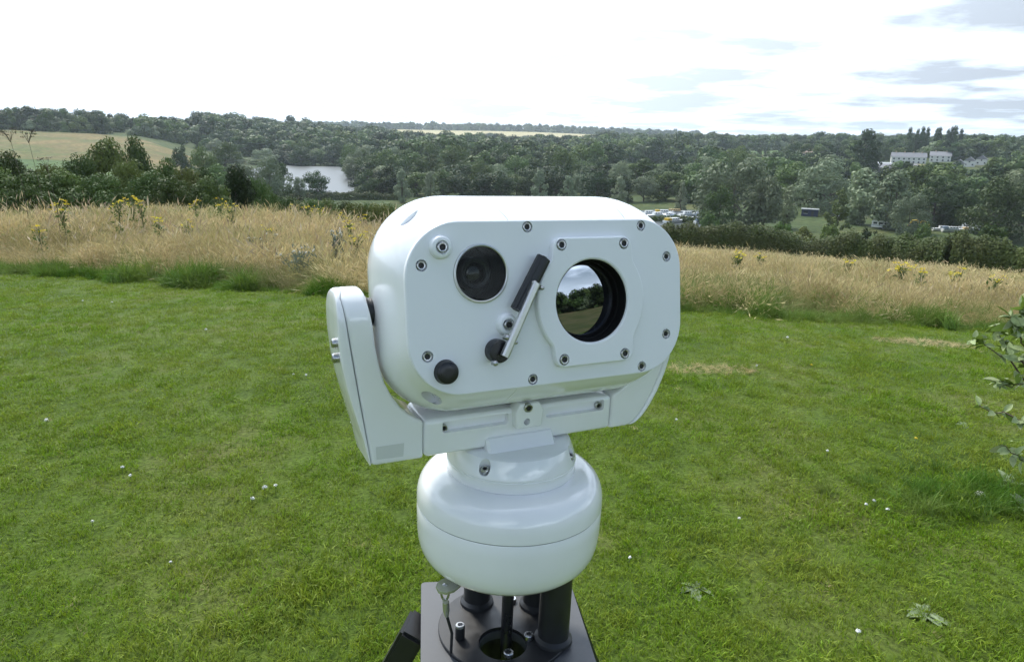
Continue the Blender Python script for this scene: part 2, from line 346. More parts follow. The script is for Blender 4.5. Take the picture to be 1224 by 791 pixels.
DM = Matrix([[U_[i], -NY[i], AX[i], ROOT[i]] for i in range(3)] + [[0, 0, 0, 1]])
def Yk(P):
    """yoke frame (u, v, w) -> device local"""
    P = np.asarray(P, float); return np.stack([P[..., 0] - CU, -(P[..., 2] - CW), P[..., 1] - CV], -1)
def Hd(P):
    """head frame (u, v, w) -> device local"""
    P = np.asarray(P, float); c, s = math.cos(TAU), math.sin(TAU)
    return Yk(np.stack([P[..., 0], P[..., 1] * c + P[..., 2] * s, -P[..., 1] * s + P[..., 2] * c], -1))
def unp(px, py, w, tau=0.0):
    v = V_ * math.cos(tau) + N_ * math.sin(tau); n = N_ * math.cos(tau) - V_ * math.sin(tau)
    d = MC @ np.array([(px - IW / 2) / FPX, (py - IH / 2) / FPX, 1.0]); q0 = P0 + n * w - CAM0
    q = CAM0 + d * (n @ q0) / (n @ d) - P0
    return float(U_ @ q), float(v @ q)

def rr(cx, cy, hw, hh, r, nc=14, ns=6):
    """rounded rectangle, counter-clockwise, fixed point count"""
    out = []; cs = [(cx + hw - r, cy + hh - r, 0), (cx - hw + r, cy + hh - r, 90), (cx - hw + r, cy - hh + r, 180), (cx + hw - r, cy - hh + r, 270)]
    for k, (x, y, a0) in enumerate(cs):
        for i in range(nc + 1):
            a = rad(a0 + 90 * i / nc); out.append((x + r * math.cos(a), y + r * math.sin(a)))
        nx, ny, a1 = cs[(k + 1) % 4]; a1 = rad(a1); p = out[-1]; q = (nx + r * math.cos(a1), ny + r * math.sin(a1))
        for i in range(1, ns): out.append((p[0] + (q[0] - p[0]) * i / ns, p[1] + (q[1] - p[1]) * i / ns))
    return np.array(out)
def loft(rings, cap0=True, cap1=True):
    n = len(rings[0]); V = np.vstack(rings); F = []
    for j in range(len(rings) - 1):
        for i in range(n):
            k = (i + 1) % n; F.append((j * n + i, j * n + k, (j + 1) * n + k, (j + 1) * n + i))
    if cap0: F.append(tuple(range(n - 1, -1, -1)))
    if cap1: F.append(tuple((len(rings) - 1) * n + i for i in range(n)))
    return V, F
def ringloft(rings):
    V, F = loft(rings, False, False); n = len(rings[0]); m = len(rings) - 1
    F = F + [(m * n + i, m * n + (i + 1) % n, (i + 1) % n, i) for i in range(n)]
    return V, F
def w3(o2, w): return np.column_stack([o2, np.full(len(o2), w)])
def lathe(prof, n=64, cap=True):
    """prof: list of (r, z); around z"""
    a = np.linspace(0, 2 * math.pi, n, endpoint=False)
    rings = [np.column_stack([np.cos(a) * r, np.sin(a) * r, np.full(n, z)]) for r, z in prof]
    return loft(rings, cap, cap)
def fix(me, angle=35):
    bm = bmesh.new(); bm.from_mesh(me); bmesh.ops.recalc_face_normals(bm, faces=bm.faces); bm.to_mesh(me); bm.free()
    me.polygons.foreach_set('use_smooth', [True] * len(me.polygons))
    me.set_sharp_from_angle(angle=rad(angle)); me.update()
def dpart(name, V, F, mat, parent, angle=35):
    me = mesh(name, V, F, mat); fix(me, angle)
    return link(name, me, parent)
def bevel_poly(name, poly, w0, w1, bev, mat, parent, conv=Yk, seg=3, angle=30):
    """polygon in (u, v) extruded from w0 to w1 with rounded edges"""
    V, F = loft([w3(np.array(poly), w0), w3(np.array(poly), w1)])
    me = mesh(name, V, F, mat); bm = bmesh.new(); bm.from_mesh(me)
    bmesh.ops.recalc_face_normals(bm, faces=bm.faces)
    ed = [e for e in bm.edges if len(e.link_faces) == 2 and e.calc_face_angle(0) > rad(25)]
    bmesh.ops.bevel(bm, geom=ed, offset=bev, segments=seg, profile=0.5, affect='EDGES', clamp_overlap=True)
    bm.to_mesh(me); bm.free()
    co = np.empty(len(me.vertices) * 3); me.vertices.foreach_get('co', co); co = conv(co.reshape(-1, 3)); me.vertices.foreach_set('co', co.ravel())
    fix(me, angle); return link(name, me, parent)
def boxv(cx, cy, cz, sx, sy, sz):
    V = [(cx + a * sx / 2, cy + b * sy / 2, cz + c * sz / 2) for a in (-1, 1) for b in (-1, 1) for c in (-1, 1)]
    F = [(0, 1, 3, 2), (4, 6, 7, 5), (0, 4, 5, 1), (2, 3, 7, 6), (0, 2, 6, 4), (1, 5, 7, 3)]
    return np.array(V), F
def tube_pts(P, r, n=10):
    P = np.asarray(P, float); rings = []; r = np.broadcast_to(r, (len(P),))
    up = np.array([0.13, 0.31, 0.94])
    for i in range(len(P)):
        t = P[min(i + 1, len(P) - 1)] - P[max(i - 1, 0)]; t = t / np.linalg.norm(t)
        x = np.cross(t, up); x /= np.linalg.norm(x); y = np.cross(t, x)
        a = np.linspace(0, 2 * math.pi, n, endpoint=False)
        rings.append(P[i] + r[i] * (np.outer(np.cos(a), x) + np.outer(np.sin(a), y)))
    return loft(rings)
def boolean(o, cutters, op='DIFFERENCE', angle=32):
    for V, F in cutters:
        me = mesh('cutter', V, F); fix(me); c = bpy.data.objects.new('cutter', me); COL.objects.link(c)
        c.matrix_world = o.matrix_world.copy() if o.parent is None else Matrix.Identity(4)
        c.parent = o.parent
        md = o.modifiers.new('cut', 'BOOLEAN'); md.object = c; md.operation = op; md.solver = 'EXACT'
        bpy.context.view_layer.update()
        nm = bpy.data.meshes.new_from_object(o.evaluated_get(bpy.context.evaluated_depsgraph_get()))
        o.modifiers.clear(); old = o.data; nm.name = old.name
        if len(nm.polygons) > 10: o.data = nm
        bpy.data.objects.remove(c); fix(o.data, angle)

pt = tag(empty('surveillance_camera'), 'white pan and tilt surveillance camera head with two lenses on a round pedestal', 'surveillance camera')
pt.matrix_world = DM
bpy.context.view_layer.update()

# --- head housing: flares back from the face, straight barrel, rounded rear
CX, CY = 0.0143, -0.0023
rings = []
HW, HH, PR = 0.1640, 0.0858, 0.056
EXU, EX = 0.0130, 0.0325
t0 = rad(30)
for th in np.linspace(t0, rad(90), 9):
    k = (math.sin(th) - math.sin(t0)) / (1 - math.sin(t0)); w = -0.0046 - 0.0815 * (math.cos(t0) - math.cos(th)) / math.cos(t0)
    rings.append(w3(rr(CX, CY, HW + EXU * k, HH + EX * k, PR + 0.024 * k), w))
for w, hw, hh in ((-.100, .1752, .1183), (-.125, .1690, .1180), (-.150, .1605, .1165), (-.175, .1500, .1130), (-.193, .1390, .1060), (-.203, .1250, .0960), (-.207, .1080, .0820)):
    rings.append(w3(rr(CX, CY, hw, hh, min(hh - .004, PR + .024)), w))
V, F = loft(rings)
head = dpart('housing', Hd(V), F, M['white'], pt, 28)
# recessed drain pockets in the flared corners
cut = []
for (px, py), ang in (((491, 258), 40), ((513, 474), -38)):
    u, v = unp(px, py, -0.030); a = np.linspace(0, 2 * math.pi, 28, endpoint=False)
    ln, sh = 0.0135, 0.0046; e = rad(ang)
    o2 = np.column_stack([u + ln * np.cos(a) * math.cos(e) - sh * np.sin(a) * math.sin(e), v + ln * np.cos(a) * math.sin(e) + sh * np.sin(a) * math.cos(e)])
    V, F = loft([w3(o2, -0.040), w3(o2, 0.02)]); cut.append((Hd(V), F))
# panel seams: narrow grooves that follow the flare
FL = []
for th in np.linspace(t0, rad(90), 9):
    k = (math.sin(th) - math.sin(t0)) / (1 - math.sin(t0)); FL.append((HH + EX * k, -0.0046 - 0.0815 * (math.cos(t0) - math.cos(th)) / math.cos(t0)))
FL.append((HH + EX, -0.14)); FL = np.array(FL)
for u, sg, sl_ in ((-0.0345, 1, .30), (0.1085, 1, .1), (-0.030, -1, .22)):
    pf = np.vstack([np.column_stack([FL[:, 0] - .0009, FL[:, 1]]), np.column_stack([FL[::-1, 0] + .004, FL[::-1, 1] + .003])])
    rings = [np.column_stack([np.full(len(pf), u + e) + sl_ * pf[:, 1], CY + sg * pf[:, 0], pf[:, 1]]) for e in (0, .0009)]
    V, F = loft(rings); cut.append((Hd(V), F))
boolean(head, cut)
# --- front plate with rounded edge
pl = []
for w, s in ((-0.004, 0.0), (0.0, 0.0), (0.0009, 0.0004), (0.0015, 0.0014)):
    pl.append(w3(rr(CX, CY, HW + .0012 - s, HH + .0012 - s, PR + .0012 - s), w))
V, F = loft(pl); face = dpart('front_plate', Hd(V), F, M['white_face'], pt, 40)
ICX, ICY, IRR = 0.0552, -0.0025, 0.0448
VCX, VCY = unp(575, 327, 0.0015); VRR = 0.0292
def cyl(cx, cy, r, w0, w1, n=64):
    a = np.linspace(0, 2 * math.pi, n, endpoint=False); o2 = np.column_stack([cx + r * np.cos(a), cy + r * np.sin(a)])
    return loft([w3(o2, w0), w3(o2, w1)])
def Hc(c): return (Hd(c[0]), c[1])
boolean(face, [Hc(cyl(VCX, VCY, VRR, -.02, .02)), Hc(cyl(ICX, ICY, IRR + .004, -.02, .02))], angle=14)
boolean(head, [Hc(cyl(VCX, VCY, VRR + .0006, -.045, .02)), Hc(cyl(ICX, ICY, IRR + .0046, -.06, .02))])

# --- fasteners
def ringprof(cx, cy, prof, n=36):
    a = np.linspace(0, 2 * math.pi, n, endpoint=False)
    return [w3(np.column_stack([cx + r * np.cos(a), cy + r * np.sin(a)]), w) for r, w in prof]
def hexcap(cx, cy, r, w, n=6):
    a = np.linspace(0.3, 2 * math.pi + 0.3, n, endpoint=False)
    return w3(np.column_stack([cx + r * np.cos(a), cy + r * np.sin(a)]), w)
def bolt(cx, cy, w, parent, r=0.0054, counter=False, conv=Hd):
    """socket-head screw: rounded steel head, hexagonal socket"""
    if counter:
        V, F = loft(ringprof(cx, cy, [(r * 1.28, w - .002), (r * 1.28, w + .0003), (r * 1.16, w + .0004), (r * 1.06, w - .0003), (r * .98, w + .0003), (r * .60, w + .0005), (r * .5, w - .0012)]))
    else:
        V, F = loft(ringprof(cx, cy, [(r, w - .003), (r, w + .0019), (r * .94, w + .0028), (r * .82, w + .0032), (r * .62, w + .0031), (r * .59, w + .0022), (r * .58, w + .0004)]))
    o = dpart('bolt', conv(V), F, M['steel'], parent, 30)
    z = w + (-.0008 if counter else .0016)
    V, F = loft([hexcap(cx, cy, r * .60, z - .001), hexcap(cx, cy, r * .60, z)])
    dpart('hex_socket', conv(V), F, M['socket'], o)
    return o
for px, py in [(503.8, 317.4), (511.3, 426.3), (630.4, 271.2), (766.3, 269.7), (796.8, 306.6), (796.3, 398.9), (637.2, 453.3), (767.3, 437.7)]:
    u, v = unp(px, py, 0.0015)
    boolean(face, [Hc(cyl(u, v, .0059, -.0026, .01, 28))], angle=14); bolt(u, v, -.0022, pt, 0.0049)
for px, py in [(528.7, 295.5), (608.3, 388.2)]:
    u, v = unp(px, py, 0.0085)
    V, F = loft(ringprof(u, v, [(.0118, .001), (.0113, .005), (.0106, .0072), (.0094, .0083), (.0068, .0085), (.0064, .0078), (.0062, .0060)]))
    bo = dpart('screw_boss', Hd(V), F, M['white_face'], pt, 50)
    bolt(u, v, 0.0062, bo, 0.0053)
# --- day camera window
V, F = ringloft(ringprof(VCX, VCY, [(VRR - .0002, -.006), (VRR + .0008, .0016), (VRR + .0008, .0026), (VRR + .0004, .0034), (VRR - .0010, .0037), (VRR - .0019, .0030), (VRR - .0018, -.006)], 72)); V2 = V
day = dpart('lens_ring', Hd(V), F, M['alu'], pt, 30)
tag(day, 'polished ring of the daylight camera window')
V, F = loft(ringprof(VCX, VCY, [(VRR - .0019, .0008), (VRR - .0019, -.034), (.0165, -.034), (.0165, -.012), (.0150, -.011), (.0115, -.0125), (.0112, -.02), (.0002, -.021)], 72), False, True)
dpart('lens_barrel', Hd(V), F, M['mount'], day, 30)
V, F = loft(ringprof(VCX, VCY, [(.0112, -.0185), (.009, -.0165), (.006, -.0152), (.003, -.0146), (.0002, -.0144)], 48), False, True)
m, t, b = mat_new('coated_lens_glass'); M['lens'] = m
b.inputs['Base Color'].default_value = (.012, .010, .006, 1); b.inputs['Roughness'].default_value = 0.04; b.inputs['IOR'].default_value = 1.6
dpart('lens', Hd(V), F, M['lens'], day, 60)
m, t, b = mat_new('window_glass'); M['winglass'] = m
t.nodes.remove(b); fr = N(t, 'ShaderNodeFresnel', i_IOR=1.17); gl = N(t, 'ShaderNodeBsdfGlossy', i_Roughness=0.01); tp = N(t, 'ShaderNodeBsdfTransparent'); tp.inputs[0].default_value = (.8, .82, .8, 1)
mxs = N(t, 'ShaderNodeMixShader'); LK(t, fr.outputs[0], mxs.inputs[0]); LK(t, tp.outputs[0], mxs.inputs[1]); LK(t, gl.outputs[0], mxs.inputs[2]); LK(t, mxs.outputs[0], t.nodes['Material Output'].inputs[0])
V, F = loft(ringprof(VCX, VCY, [(VRR - .0019, .0002), (VRR - .0019, .0012)], 64))
dpart('window_glass', Hd(V), F, M['winglass'], day, 30)
# --- thermal lens bezel: disc joined to a rectangular flange
na = 180; a = np.linspace(0, 2 * math.pi, na, endpoint=False)
rx0, rx1, ry0, ry1, cr_ = 0.0070 - ICX, 0.1075 - ICX, -0.0715 - ICY, 0.0660 - ICY, 0.010
def star(ang):
    c, s = math.cos(ang), math.sin(ang)
    tx = (rx1 if c > 0 else rx0) / c if abs(c) > 1e-9 else 9; ty = (ry1 if s > 0 else ry0) / s if abs(s) > 1e-9 else 9
    r = min(tx, ty); x, y = r * c, r * s
    # round the corner
    lo, hi = 0, r
    def inside(x, y):
        qx = max(rx0 + cr_ - x, x - (rx1 - cr_), 0); qy = max(ry0 + cr_ - y, y - (ry1 - cr_), 0); return qx * qx + qy * qy <= cr_ * cr_
    for _ in range(40):
        mid = (lo + hi) / 2
        if inside(mid * c, mid * s): lo = mid
        else: hi = mid
    return max(lo, 0.0672)
rs = np.array([star(x) for x in a]); rs = sum(np.roll(rs, k) for k in range(-2, 3)) / 5
def bz(ins, w): return w3(np.column_stack([ICX + (rs - ins) * np.cos(a), ICY + (rs - ins) * np.sin(a)]), w)
def ci(r, w): return w3(np.column_stack([ICX + r * np.cos(a), ICY + r * np.sin(a)]), w)
V, F = ringloft([bz(0, .0012), bz(0, .0070), bz(.0005, .0082), bz(.0018, .0090), ci(IRR + .0022, .0090), ci(IRR + .0006, .0083), ci(IRR, .0070), ci(IRR, .0012)])
bez = dpart('lens_bezel', Hd(V), F, M['white_face'], pt, 40)
tag(bez, 'raised flange round the large thermal lens')
for px, py in [(671.5, 292.7), (746, 290.9), (675, 429.8), (747.3, 422.4)]:
    u, v = unp(px, py, 0.0095); boolean(bez, [Hc(cyl(u, v, .0061, .0042, .03, 28))], angle=14); bolt(u, v, 0.0066, bez, 0.0053)
V, F = loft([ci(IRR - .0003, .0066), ci(IRR - .0012, .0060), ci(IRR - .0014, -.006), ci(.0416, -.0065), ci(.0412, -.0135), ci(.0390, -.0140), ci(.0388, -.020)], False, False)
dpart('lens_bore', Hd(V), F, M['bore'], bez, 25)
V, F = loft([ci(.0396, -.0142), ci(.0394, -.0128), ci(.0384, -.0126), ci(.0382, -.0146)], False, False)
dpart('retaining_ring', Hd(V), F, M['rubber'], bez, 25)
m, t, b = mat_new('germanium_glass'); M['germ'] = m
t.nodes.remove(b); gl = N(t, 'ShaderNodeBsdfGlossy', i_Roughness=0.012); gl.inputs[0].default_value = (.62, .66, .72, 1); df = N(t, 'ShaderNodeBsdfDiffuse'); df.inputs[0].default_value = (.006, .006, .008, 1)
mxs = N(t, 'ShaderNodeMixShader', i_0=0.42); LK(t, df.outputs[0], mxs.inputs[1]); LK(t, gl.outputs[0], mxs.inputs[2]); LK(t, mxs.outputs[0], t.nodes['Material Output'].inputs[0])
gr = [(.0386, -.01500), (.033, -.01487), (.027, -.01475), (.02, -.01464), (.012, -.01456), (.005, -.01452), (.0002, -.01451)]
V, F = loft([ci(r, w) for r, w in gr], False, True); dpart('lens', Hd(V), F, M['germ'], bez, 60)
# --- sensor cap
u, v = unp(535.5, 445.5, 0.008)
V, F = loft(ringprof(u, v, [(.0128, .001), (.0122, .0022), (.0118, .0030), (.0116, .0075), (.0108, .0092), (.0096, .0098), (.004, .0100)], 40)); dpart('cap', Hd(V), F, M['black'], pt, 30)
# --- wiper: pivot, arm, blade
u, v = unp(597.5, 420, 0.012)
V, F = loft(ringprof(u, v, [(.0122, .001), (.0122, .010), (.0116, .0130), (.0105, .0140), (.003, .0142)], 40)); wp = dpart('wiper', Hd(V), F, M['black'], pt, 30)
p0 = np.array([*unp(603.5, 426, .0205), .0205]); p1 = np.array([*unp(641.5, 338, .0205), .0205])
def bar(p, q, wd, th, mat, nm, par, w_off=0.0, bev=0.0008, prof=None):
    d = q[:2] - p[:2]; L = np.linalg.norm(d); d /= L; s = np.array([-d[1], d[0]])
    o2 = prof if prof is not None else np.array([(-wd / 2, -th / 2), (wd / 2, -th / 2), (wd / 2, th / 2 * .5), (wd / 4, th / 2), (-wd / 4, th / 2), (-wd / 2, th / 2 * .5)])
    rings = []
    for e in (p, q):
        rings.append(np.array([[e[0] + s[0] * x, e[1] + s[1] * x, e[2] + w_off + y] for x, y in o2]))
    V, F = loft(rings); return dpart(nm, Hd(V), F, mat, par, 20)
bar(p0, p1, .0082, .0058, M['alu'], 'wiper_arm', wp)
b0 = np.array([*unp(618.5, 371, .0125), .0125]); b1 = np.array([*unp(650.5, 308, .0125), .0125])
bar(b0, b1, .0150, .010, M['rubber'], 'wiper_blade', wp, prof=np.array([(-.0075, -.003), (-.0015, -.0075), (.0015, -.0075), (.0075, -.003), (.0075, .0018), (.0045, .0035), (.0040, .0058), (.0005, .0066), (-.0005, .0042), (-.0035, .0042), (-.0042, .0030), (-.0075, .0012)]))
for (px, py), r in (((638.5, 338.5), .0031), ((647.5, 344), .0026), ((606, 403), .0029), ((616, 409), .0026), ((592, 434), .0030)):
    u, v = unp(px, py, .019)
    V, F = loft(ringprof(u, v, [(r, .0142), (r, .0195), (r * .8, .0212), (r * .4, .022), (.0001, .0223)], 16)); dpart('pin', Hd(V), F, M['steel'], wp, 40)

# --- yoke: two arms with outer covers on a base block
W0, W1 = -0.118, -0.052
outer = [(-.1975, .0080), (-.2008, .0070), (-.2028, .0045), (-.2040, .0005), (-.2046, -.005), (-.2050, -.015), (-.2040, -.042), (-.2015, -.0675), (-.1955, -.097), (-.1885, -.124), (-.1790, -.158), (-.1760, -.172), (-.1742, -.1800), (-.1736, -.1835)]
inner = [(-.1790, .0080), (-.1758, .0067), (-.1738, .0035), (-.1722, -.008), (-.1690, -.027), (-.1665, -.050), (-.1620, -.073), (-.1565, -.092), (-.1490, -.107), (-.1400, -.120), (-.1300, -.130), (-.1200, -.1372), (-.1138, -.1395)]
mir = lambda L: [(0.0200 - x, y) for x, y in L][::-1]
coverp = outer + [(-.1726, -.1835), (-.1996, .0010), (-.1958, .0080)]
armp = [(-.1952, .0080), (-.1990, .0010), (-.1719, -.1835), (-.1138, -.1835)] + inner[::-1]
# the arm ends are rounded in side view: rotate the top edge over the pivot
def vloft(name, uo, ui, depth0, depth1, rc, mat, par, n=46, mirror=False):
    """arm built as rounded sections stacked along v; its end turns over the tilt pivot in side view"""
    uo = np.array(uo)[::-1]; ui = np.array(ui)[::-1]; vt, vb = .0078, -.1835; vc, Rr = -.0270, .0350
    vs = np.concatenate([vc + Rr * np.sin(np.linspace(rad(86), 0, 14)), np.linspace(vc, vb + .004, n)[1:], [vb + .0022, vb + .0008, vb]]); rings = []
    for v in vs:
        a_, b_ = np.interp(v, uo[:, 1], uo[:, 0]), np.interp(v, ui[:, 1], ui[:, 0]); k = math.sqrt(max(0.004, 1 - ((v - vc) / Rr) ** 2)) if v > vc else 1.0
        e = max(0.0, (vb + .004 - v)) ; ins = .004 - math.sqrt(max(0, .004 ** 2 - e ** 2)); a_, b_ = a_ + ins * (.5 if b_ - a_ > .012 else .1), b_ - ins * .1
        wc = (depth0 + depth1) / 2; hd = (depth1 - depth0) / 2 * k - ins * .6; hu = max(.0006, (b_ - a_) / 2); o = rr((a_ + b_) / 2, wc, hu, hd, min(rc, hu * .85, hd * .9), 5, 3)
        if mirror: o = np.column_stack([.0200 - o[:, 0], o[:, 1]])
        rings.append(np.column_stack([o[:, 0], np.full(len(o), v), o[:, 1]]))
    V, F = loft(rings); return dpart(name, Yk(V), F, mat, par, 40)
seam_o = [(-.1952, .0080), (-.1990, .0010), (-.1719, -.1835)]; seam_i = [(-.1958, .0080), (-.1996, .0010), (-.1726, -.1835)]
armin = [(x, y) for x, y in inner] + [(-.1138, -.1835)]
outer_r = outer[:5] + [(-.2050, -.015), (-.2045, -.042), (-.2028, -.0675), (-.1988, -.097), (-.1935, -.118), (-.1840, -.142), (-.1740, -.160), (-.1645, -.1725), (-.1560, -.1798), (-.1490, -.1835)]
for mr in (False, True):
    if mr: outer, seam_i, seam_o = outer_r, [(x + .0080, y) for x, y in outer_r], [(x + .0086, y) for x, y in outer_r]
    vloft('arm_cover', outer, seam_i, W0 + .003, W1 - .0004, .0050, M['white'], pt, mirror=mr)
    vloft('yoke_arm', seam_o, armin, W0, W1, .0042, M['white'], pt, mirror=mr)
BL, BR = -.1130, .0200 + .1130
base = bevel_poly('yoke_base', [(BL, -.1835), (BR, -.1835), (BR, -.1395), (BL, -.1395)], W0, W1, .0055, M['white'], pt, seg=4)
def ubox(pa, pb, vt0, vb0, wd0, wd1):
    return None
sl0 = unp(529, 512, W1, TAU); sl1 = unp(608, 499, W1, TAU)
sr0 = unp(653, 494, W1, TAU); sr1 = unp(722, 483, W1, TAU)
cuts = []
for (ua, va), (ub, vb) in ((sl0, sl1), (sr0, sr1)):
    vm = (va + vb) / 2; V, F = boxv((ua + ub) / 2, vm, W1, ub - ua, .0135, .018); cuts.append((Yk(V), F))
    o = rr((ua + ub) / 2, vm, (ub - ua) / 2, .0068, .003, 4, 2)
    V, F = loft([w3(o * [1, 1], W1 - .009), w3(o, W1 + .02)]); cuts[-1] = (Yk(V), F)
boolean(base, cuts)
for (px, py) in ((531, 512), (716, 485)):
    u, v = unp(px, py, W1 - .004, TAU); bolt(u, v, W1 - .0075, base, 0.0046, conv=Yk)
u, v = unp(632, 494, W1 + .008, TAU)
blk = bevel_poly('clamp_block', [(u - .0165, v - .017), (u + .0165, v - .017), (u + .0185, v + .003), (u + .0125, v + .0135), (u - .0125, v + .0135), (u - .0185, v + .003)], W1 - .01, W1 + .011, .0022, M['white'], pt)
ub, vb = unp(631, 487, W1 + .011, TAU); bolt(ub, vb, W1 + .0105, blk, 0.0056, conv=Yk)
uh, vh = unp(630, 504, W1 + .011, TAU)
boolean(blk, [(Yk(cyl(uh, vh, .0042, W1 - .002, W1 + .03, 24)[0]), cyl(uh, vh, .0042, 0, 1, 24)[1])])
# ledge on the turning collar in front of the yoke
la = unp(590, 538, W1 + .024, TAU); lb = unp(671, 523, W1 + .024, TAU)
prof = np.array([(W1 - .004, -.186), (W1 + .019, -.2035), (W1 + .0185, -.1930), (W1 + .0160, -.1895), (W1 + .004, -.1712), (W1 - .004, -.1700)])
rings = []
for uu in (la[0], la[0] + .003, lb[0] - .003, lb[0]):
    s = 0.0 if uu in (la[0] + .003, lb[0] - .003) else .0025
    rings.append(np.array([[uu, vv - s * (1 if vv > -.2 else 0), ww - s * (1 if ww > W1 else 0)] for ww, vv in prof]))
V, F = loft(rings); dpart('ledge', Yk(V), F, M['white'], pt, 30)
# tilt hubs between the arms and the head
for uu, dr in ((-.1725, 1), (.1925, -1)):
    n = 40; a_ = np.linspace(0, 2 * math.pi, n, endpoint=False); rings = []
    for r, du in ((.017, -.003), (.017, .004), (.015, .0055), (.015, .03)):
        rings.append(np.column_stack([np.full(n, uu + dr * du), -.020 + r * np.cos(a_), -.085 + r * np.sin(a_)]))
    V, F = loft(rings); dpart('tilt_hub', Yk(V), F, M['rubber'], pt, 30)
# cover screws on the outer side of the arm
for v in (-.046, -.062):
    n = 18; a_ = np.linspace(0, 2 * math.pi, n, endpoint=False); rings = []
    for r, du in ((.0052, .004), (.0052, -.0045), (.004, -.006), (.0005, -.0065)):
        rings.append(np.column_stack([np.full(n, -.2030 + du), v + r * np.cos(a_), -.066 + r * np.sin(a_)]))
    V, F = loft(rings); dpart('bolt', Yk(V), F, M['steel'], pt, 30)
# etched label on the foot of the arm
q = [unp(449, 534, W1, TAU), unp(483, 529, W1, TAU), unp(482, 545, W1, TAU), unp(450, 549, W1, TAU)]
dpart('label_plate', Yk(np.array([[x, y, W1 + .0004] for x, y in q])), [(0, 1, 2, 3)], M['label'], pt)
# --- turning collar and pedestal
def ped(name, prof, mat, parent=pt, n=96, angle=30):
    V, F = lathe([(r, v - CV) for r, v in prof], n); return dpart(name, V, F, mat, parent, angle)
col = ped('collar', [(.066, -.1855), (.0715, -.1880), (.0750, -.1950), (.0790, -.2075), (.0794, -.2090), (.0794, -.2096), (.0788, -.2101), (.0788, -.2106), (.0795, -.2112), (.0798, -.2225), (.0790, -.2245), (.0775, -.2255)], M['white'])
ped('pedestal_top', [(.070, -.2200), (.0775, -.2250), (.088, -.2255), (.096, -.2275), (.1025, -.2310), (.1080, -.2362), (.1120, -.2428), (.1142, -.2500), (.1152, -.2570), (.1154, -.2668), (.1149, -.2676), (.113, -.2676)], M['white'], n=128)
ped('seam_gasket', [(.1142, -.2672), (.1142, -.2692)], M['gasket'], n=128)
ped('pedestal_base', [(.113, -.2686), (.1146, -.2686), (.1151, -.2695), (.1151, -.2850), (.1147, -.3020), (.1135, -.3150), (.1110, -.3255), (.1068, -.3340), (.1005, -.3405), (.0920, -.3446), (.0820, -.3462), (.070, -.3465)], M['white'], n=128)
ped('pedestal_foot', [(.0735, -.3464), (.0735, -.3520)], M['mount'])
cuts = []
for px, py in ((582, 561), (684.5, 547)):
    # hex bolts standing in pockets of the collar
    d = MC @ np.array([(px - IW / 2) / FPX, (py - IH / 2) / FPX, 1.0]); q0 = P0 + AX * -.2020 - CAM0
    p = CAM0 + d * (AX @ q0) / (AX @ d) - ROOT; lx, ly = float(U_ @ p), float(-NY @ p); k = .0730 / math.hypot(lx, ly); lx *= k; ly *= k
    aa = math.atan2(ly, lx); lz = -.2025 - CV; n = 20
    ax_ = np.array([math.cos(aa) * .35, math.sin(aa) * .35, 0.94]); ax_ /= np.linalg.norm(ax_); sx = np.cross(ax_, [0, 0, 1]); sx /= np.linalg.norm(sx); sy = np.cross(ax_, sx)
    def disc(r, h, nn=20, ph=0): 
        a_ = np.linspace(ph, 2 * math.pi + ph, nn, endpoint=False); return np.array([lx, ly, lz]) + ax_ * h + r * (np.outer(np.cos(a_), sx) + np.outer(np.sin(a_), sy))
    cuts.append(loft([disc(.0070, -.002), disc(.0070, .03)]))
    V, F = loft([disc(.0052, -.006), disc(.0052, .0035), disc(.0046, .0045), disc(.0026, .0045), disc(.0024, .0012)]); bo = dpart('bolt', V, F, M['steel'], col, 30)
    V, F = loft([disc(.0026, .0006, 6), disc(.0026, .0014, 6)]); dpart('hex_socket', V, F, M['socket'], bo)
boolean(col, cuts)
# ------------------------------------------------------------------ tripod with column mount
VD = -0.4555
tri = tag(empty('tripod'), 'black tripod with square grey top plate and column mount under the camera', 'tripod')
tri.matrix_world = DM
PA = rad(18.9)                                # the square top plate is turned on its axis
def Tp(P): return Yk(P)
def plate_pt(x, y, v):                        # plate frame (x right, y towards the viewer)
    return (CU + x * math.cos(PA) - y * math.sin(PA), v, CW + x * math.sin(PA) + y * math.cos(PA))
S = 0.109
o2 = rr(0, 0, S, S, .006, 5, 3)
rings = [np.array([plate_pt(x * k, y * k, v) for x, y in o2]) for v, k in ((VD - .017, .996), (VD - .016, 1), (VD - .0062, 1), (VD - .0052, .996))]
V, F = loft(rings); tplate = dpart('top_plate', Yk(V), F, M['plate'], tri, 30)
def vcyl(x, y, r, v0, v1, n=40):
    a = np.linspace(0, 2 * math.pi, n, endpoint=False)
    return loft([np.column_stack([CU + x + r * np.cos(a), np.full(n, v), CW + y + r * np.sin(a)]) for v in (v0, v1)])
def Yc(c): return (Yk(c[0]), c[1])
hx, hy = unp(600, 764, 0, 0), None
def on_v(px, py, v0):
    d = MC @ np.array([(px - IW / 2) / FPX, (py - IH / 2) / FPX, 1.0]); q0 = P0 + AX * v0 - CAM0; q = CAM0 + d * (AX @ q0) / (AX @ d) - P0
    return float(U_ @ q) - CU, float(NY @ q) - CW
hx, hy = on_v(601, 768, VD)
boolean(tplate, [Yc(vcyl(hx, hy, .030, VD - .1, VD + .1))])
n = 96; a = np.linspace(0, 2 * math.pi, n, endpoint=False)
rings = [np.column_stack([CU + r * np.cos(a), np.full(n, v), CW + r * np.sin(a)]) for r, v in ((.0855, VD - .005), (.0862, VD - .004), (.0862, VD - .0008), (.0855, VD))]
V, F = loft(rings); dsk = dpart('mount_disc', Yk(V), F, M['mount'], tri, 30)
lx_, ly_ = on_v(572, 788, VD)
boolean(dsk, [Yc(vcyl(hx, hy, .031, VD - .1, VD + .1))])
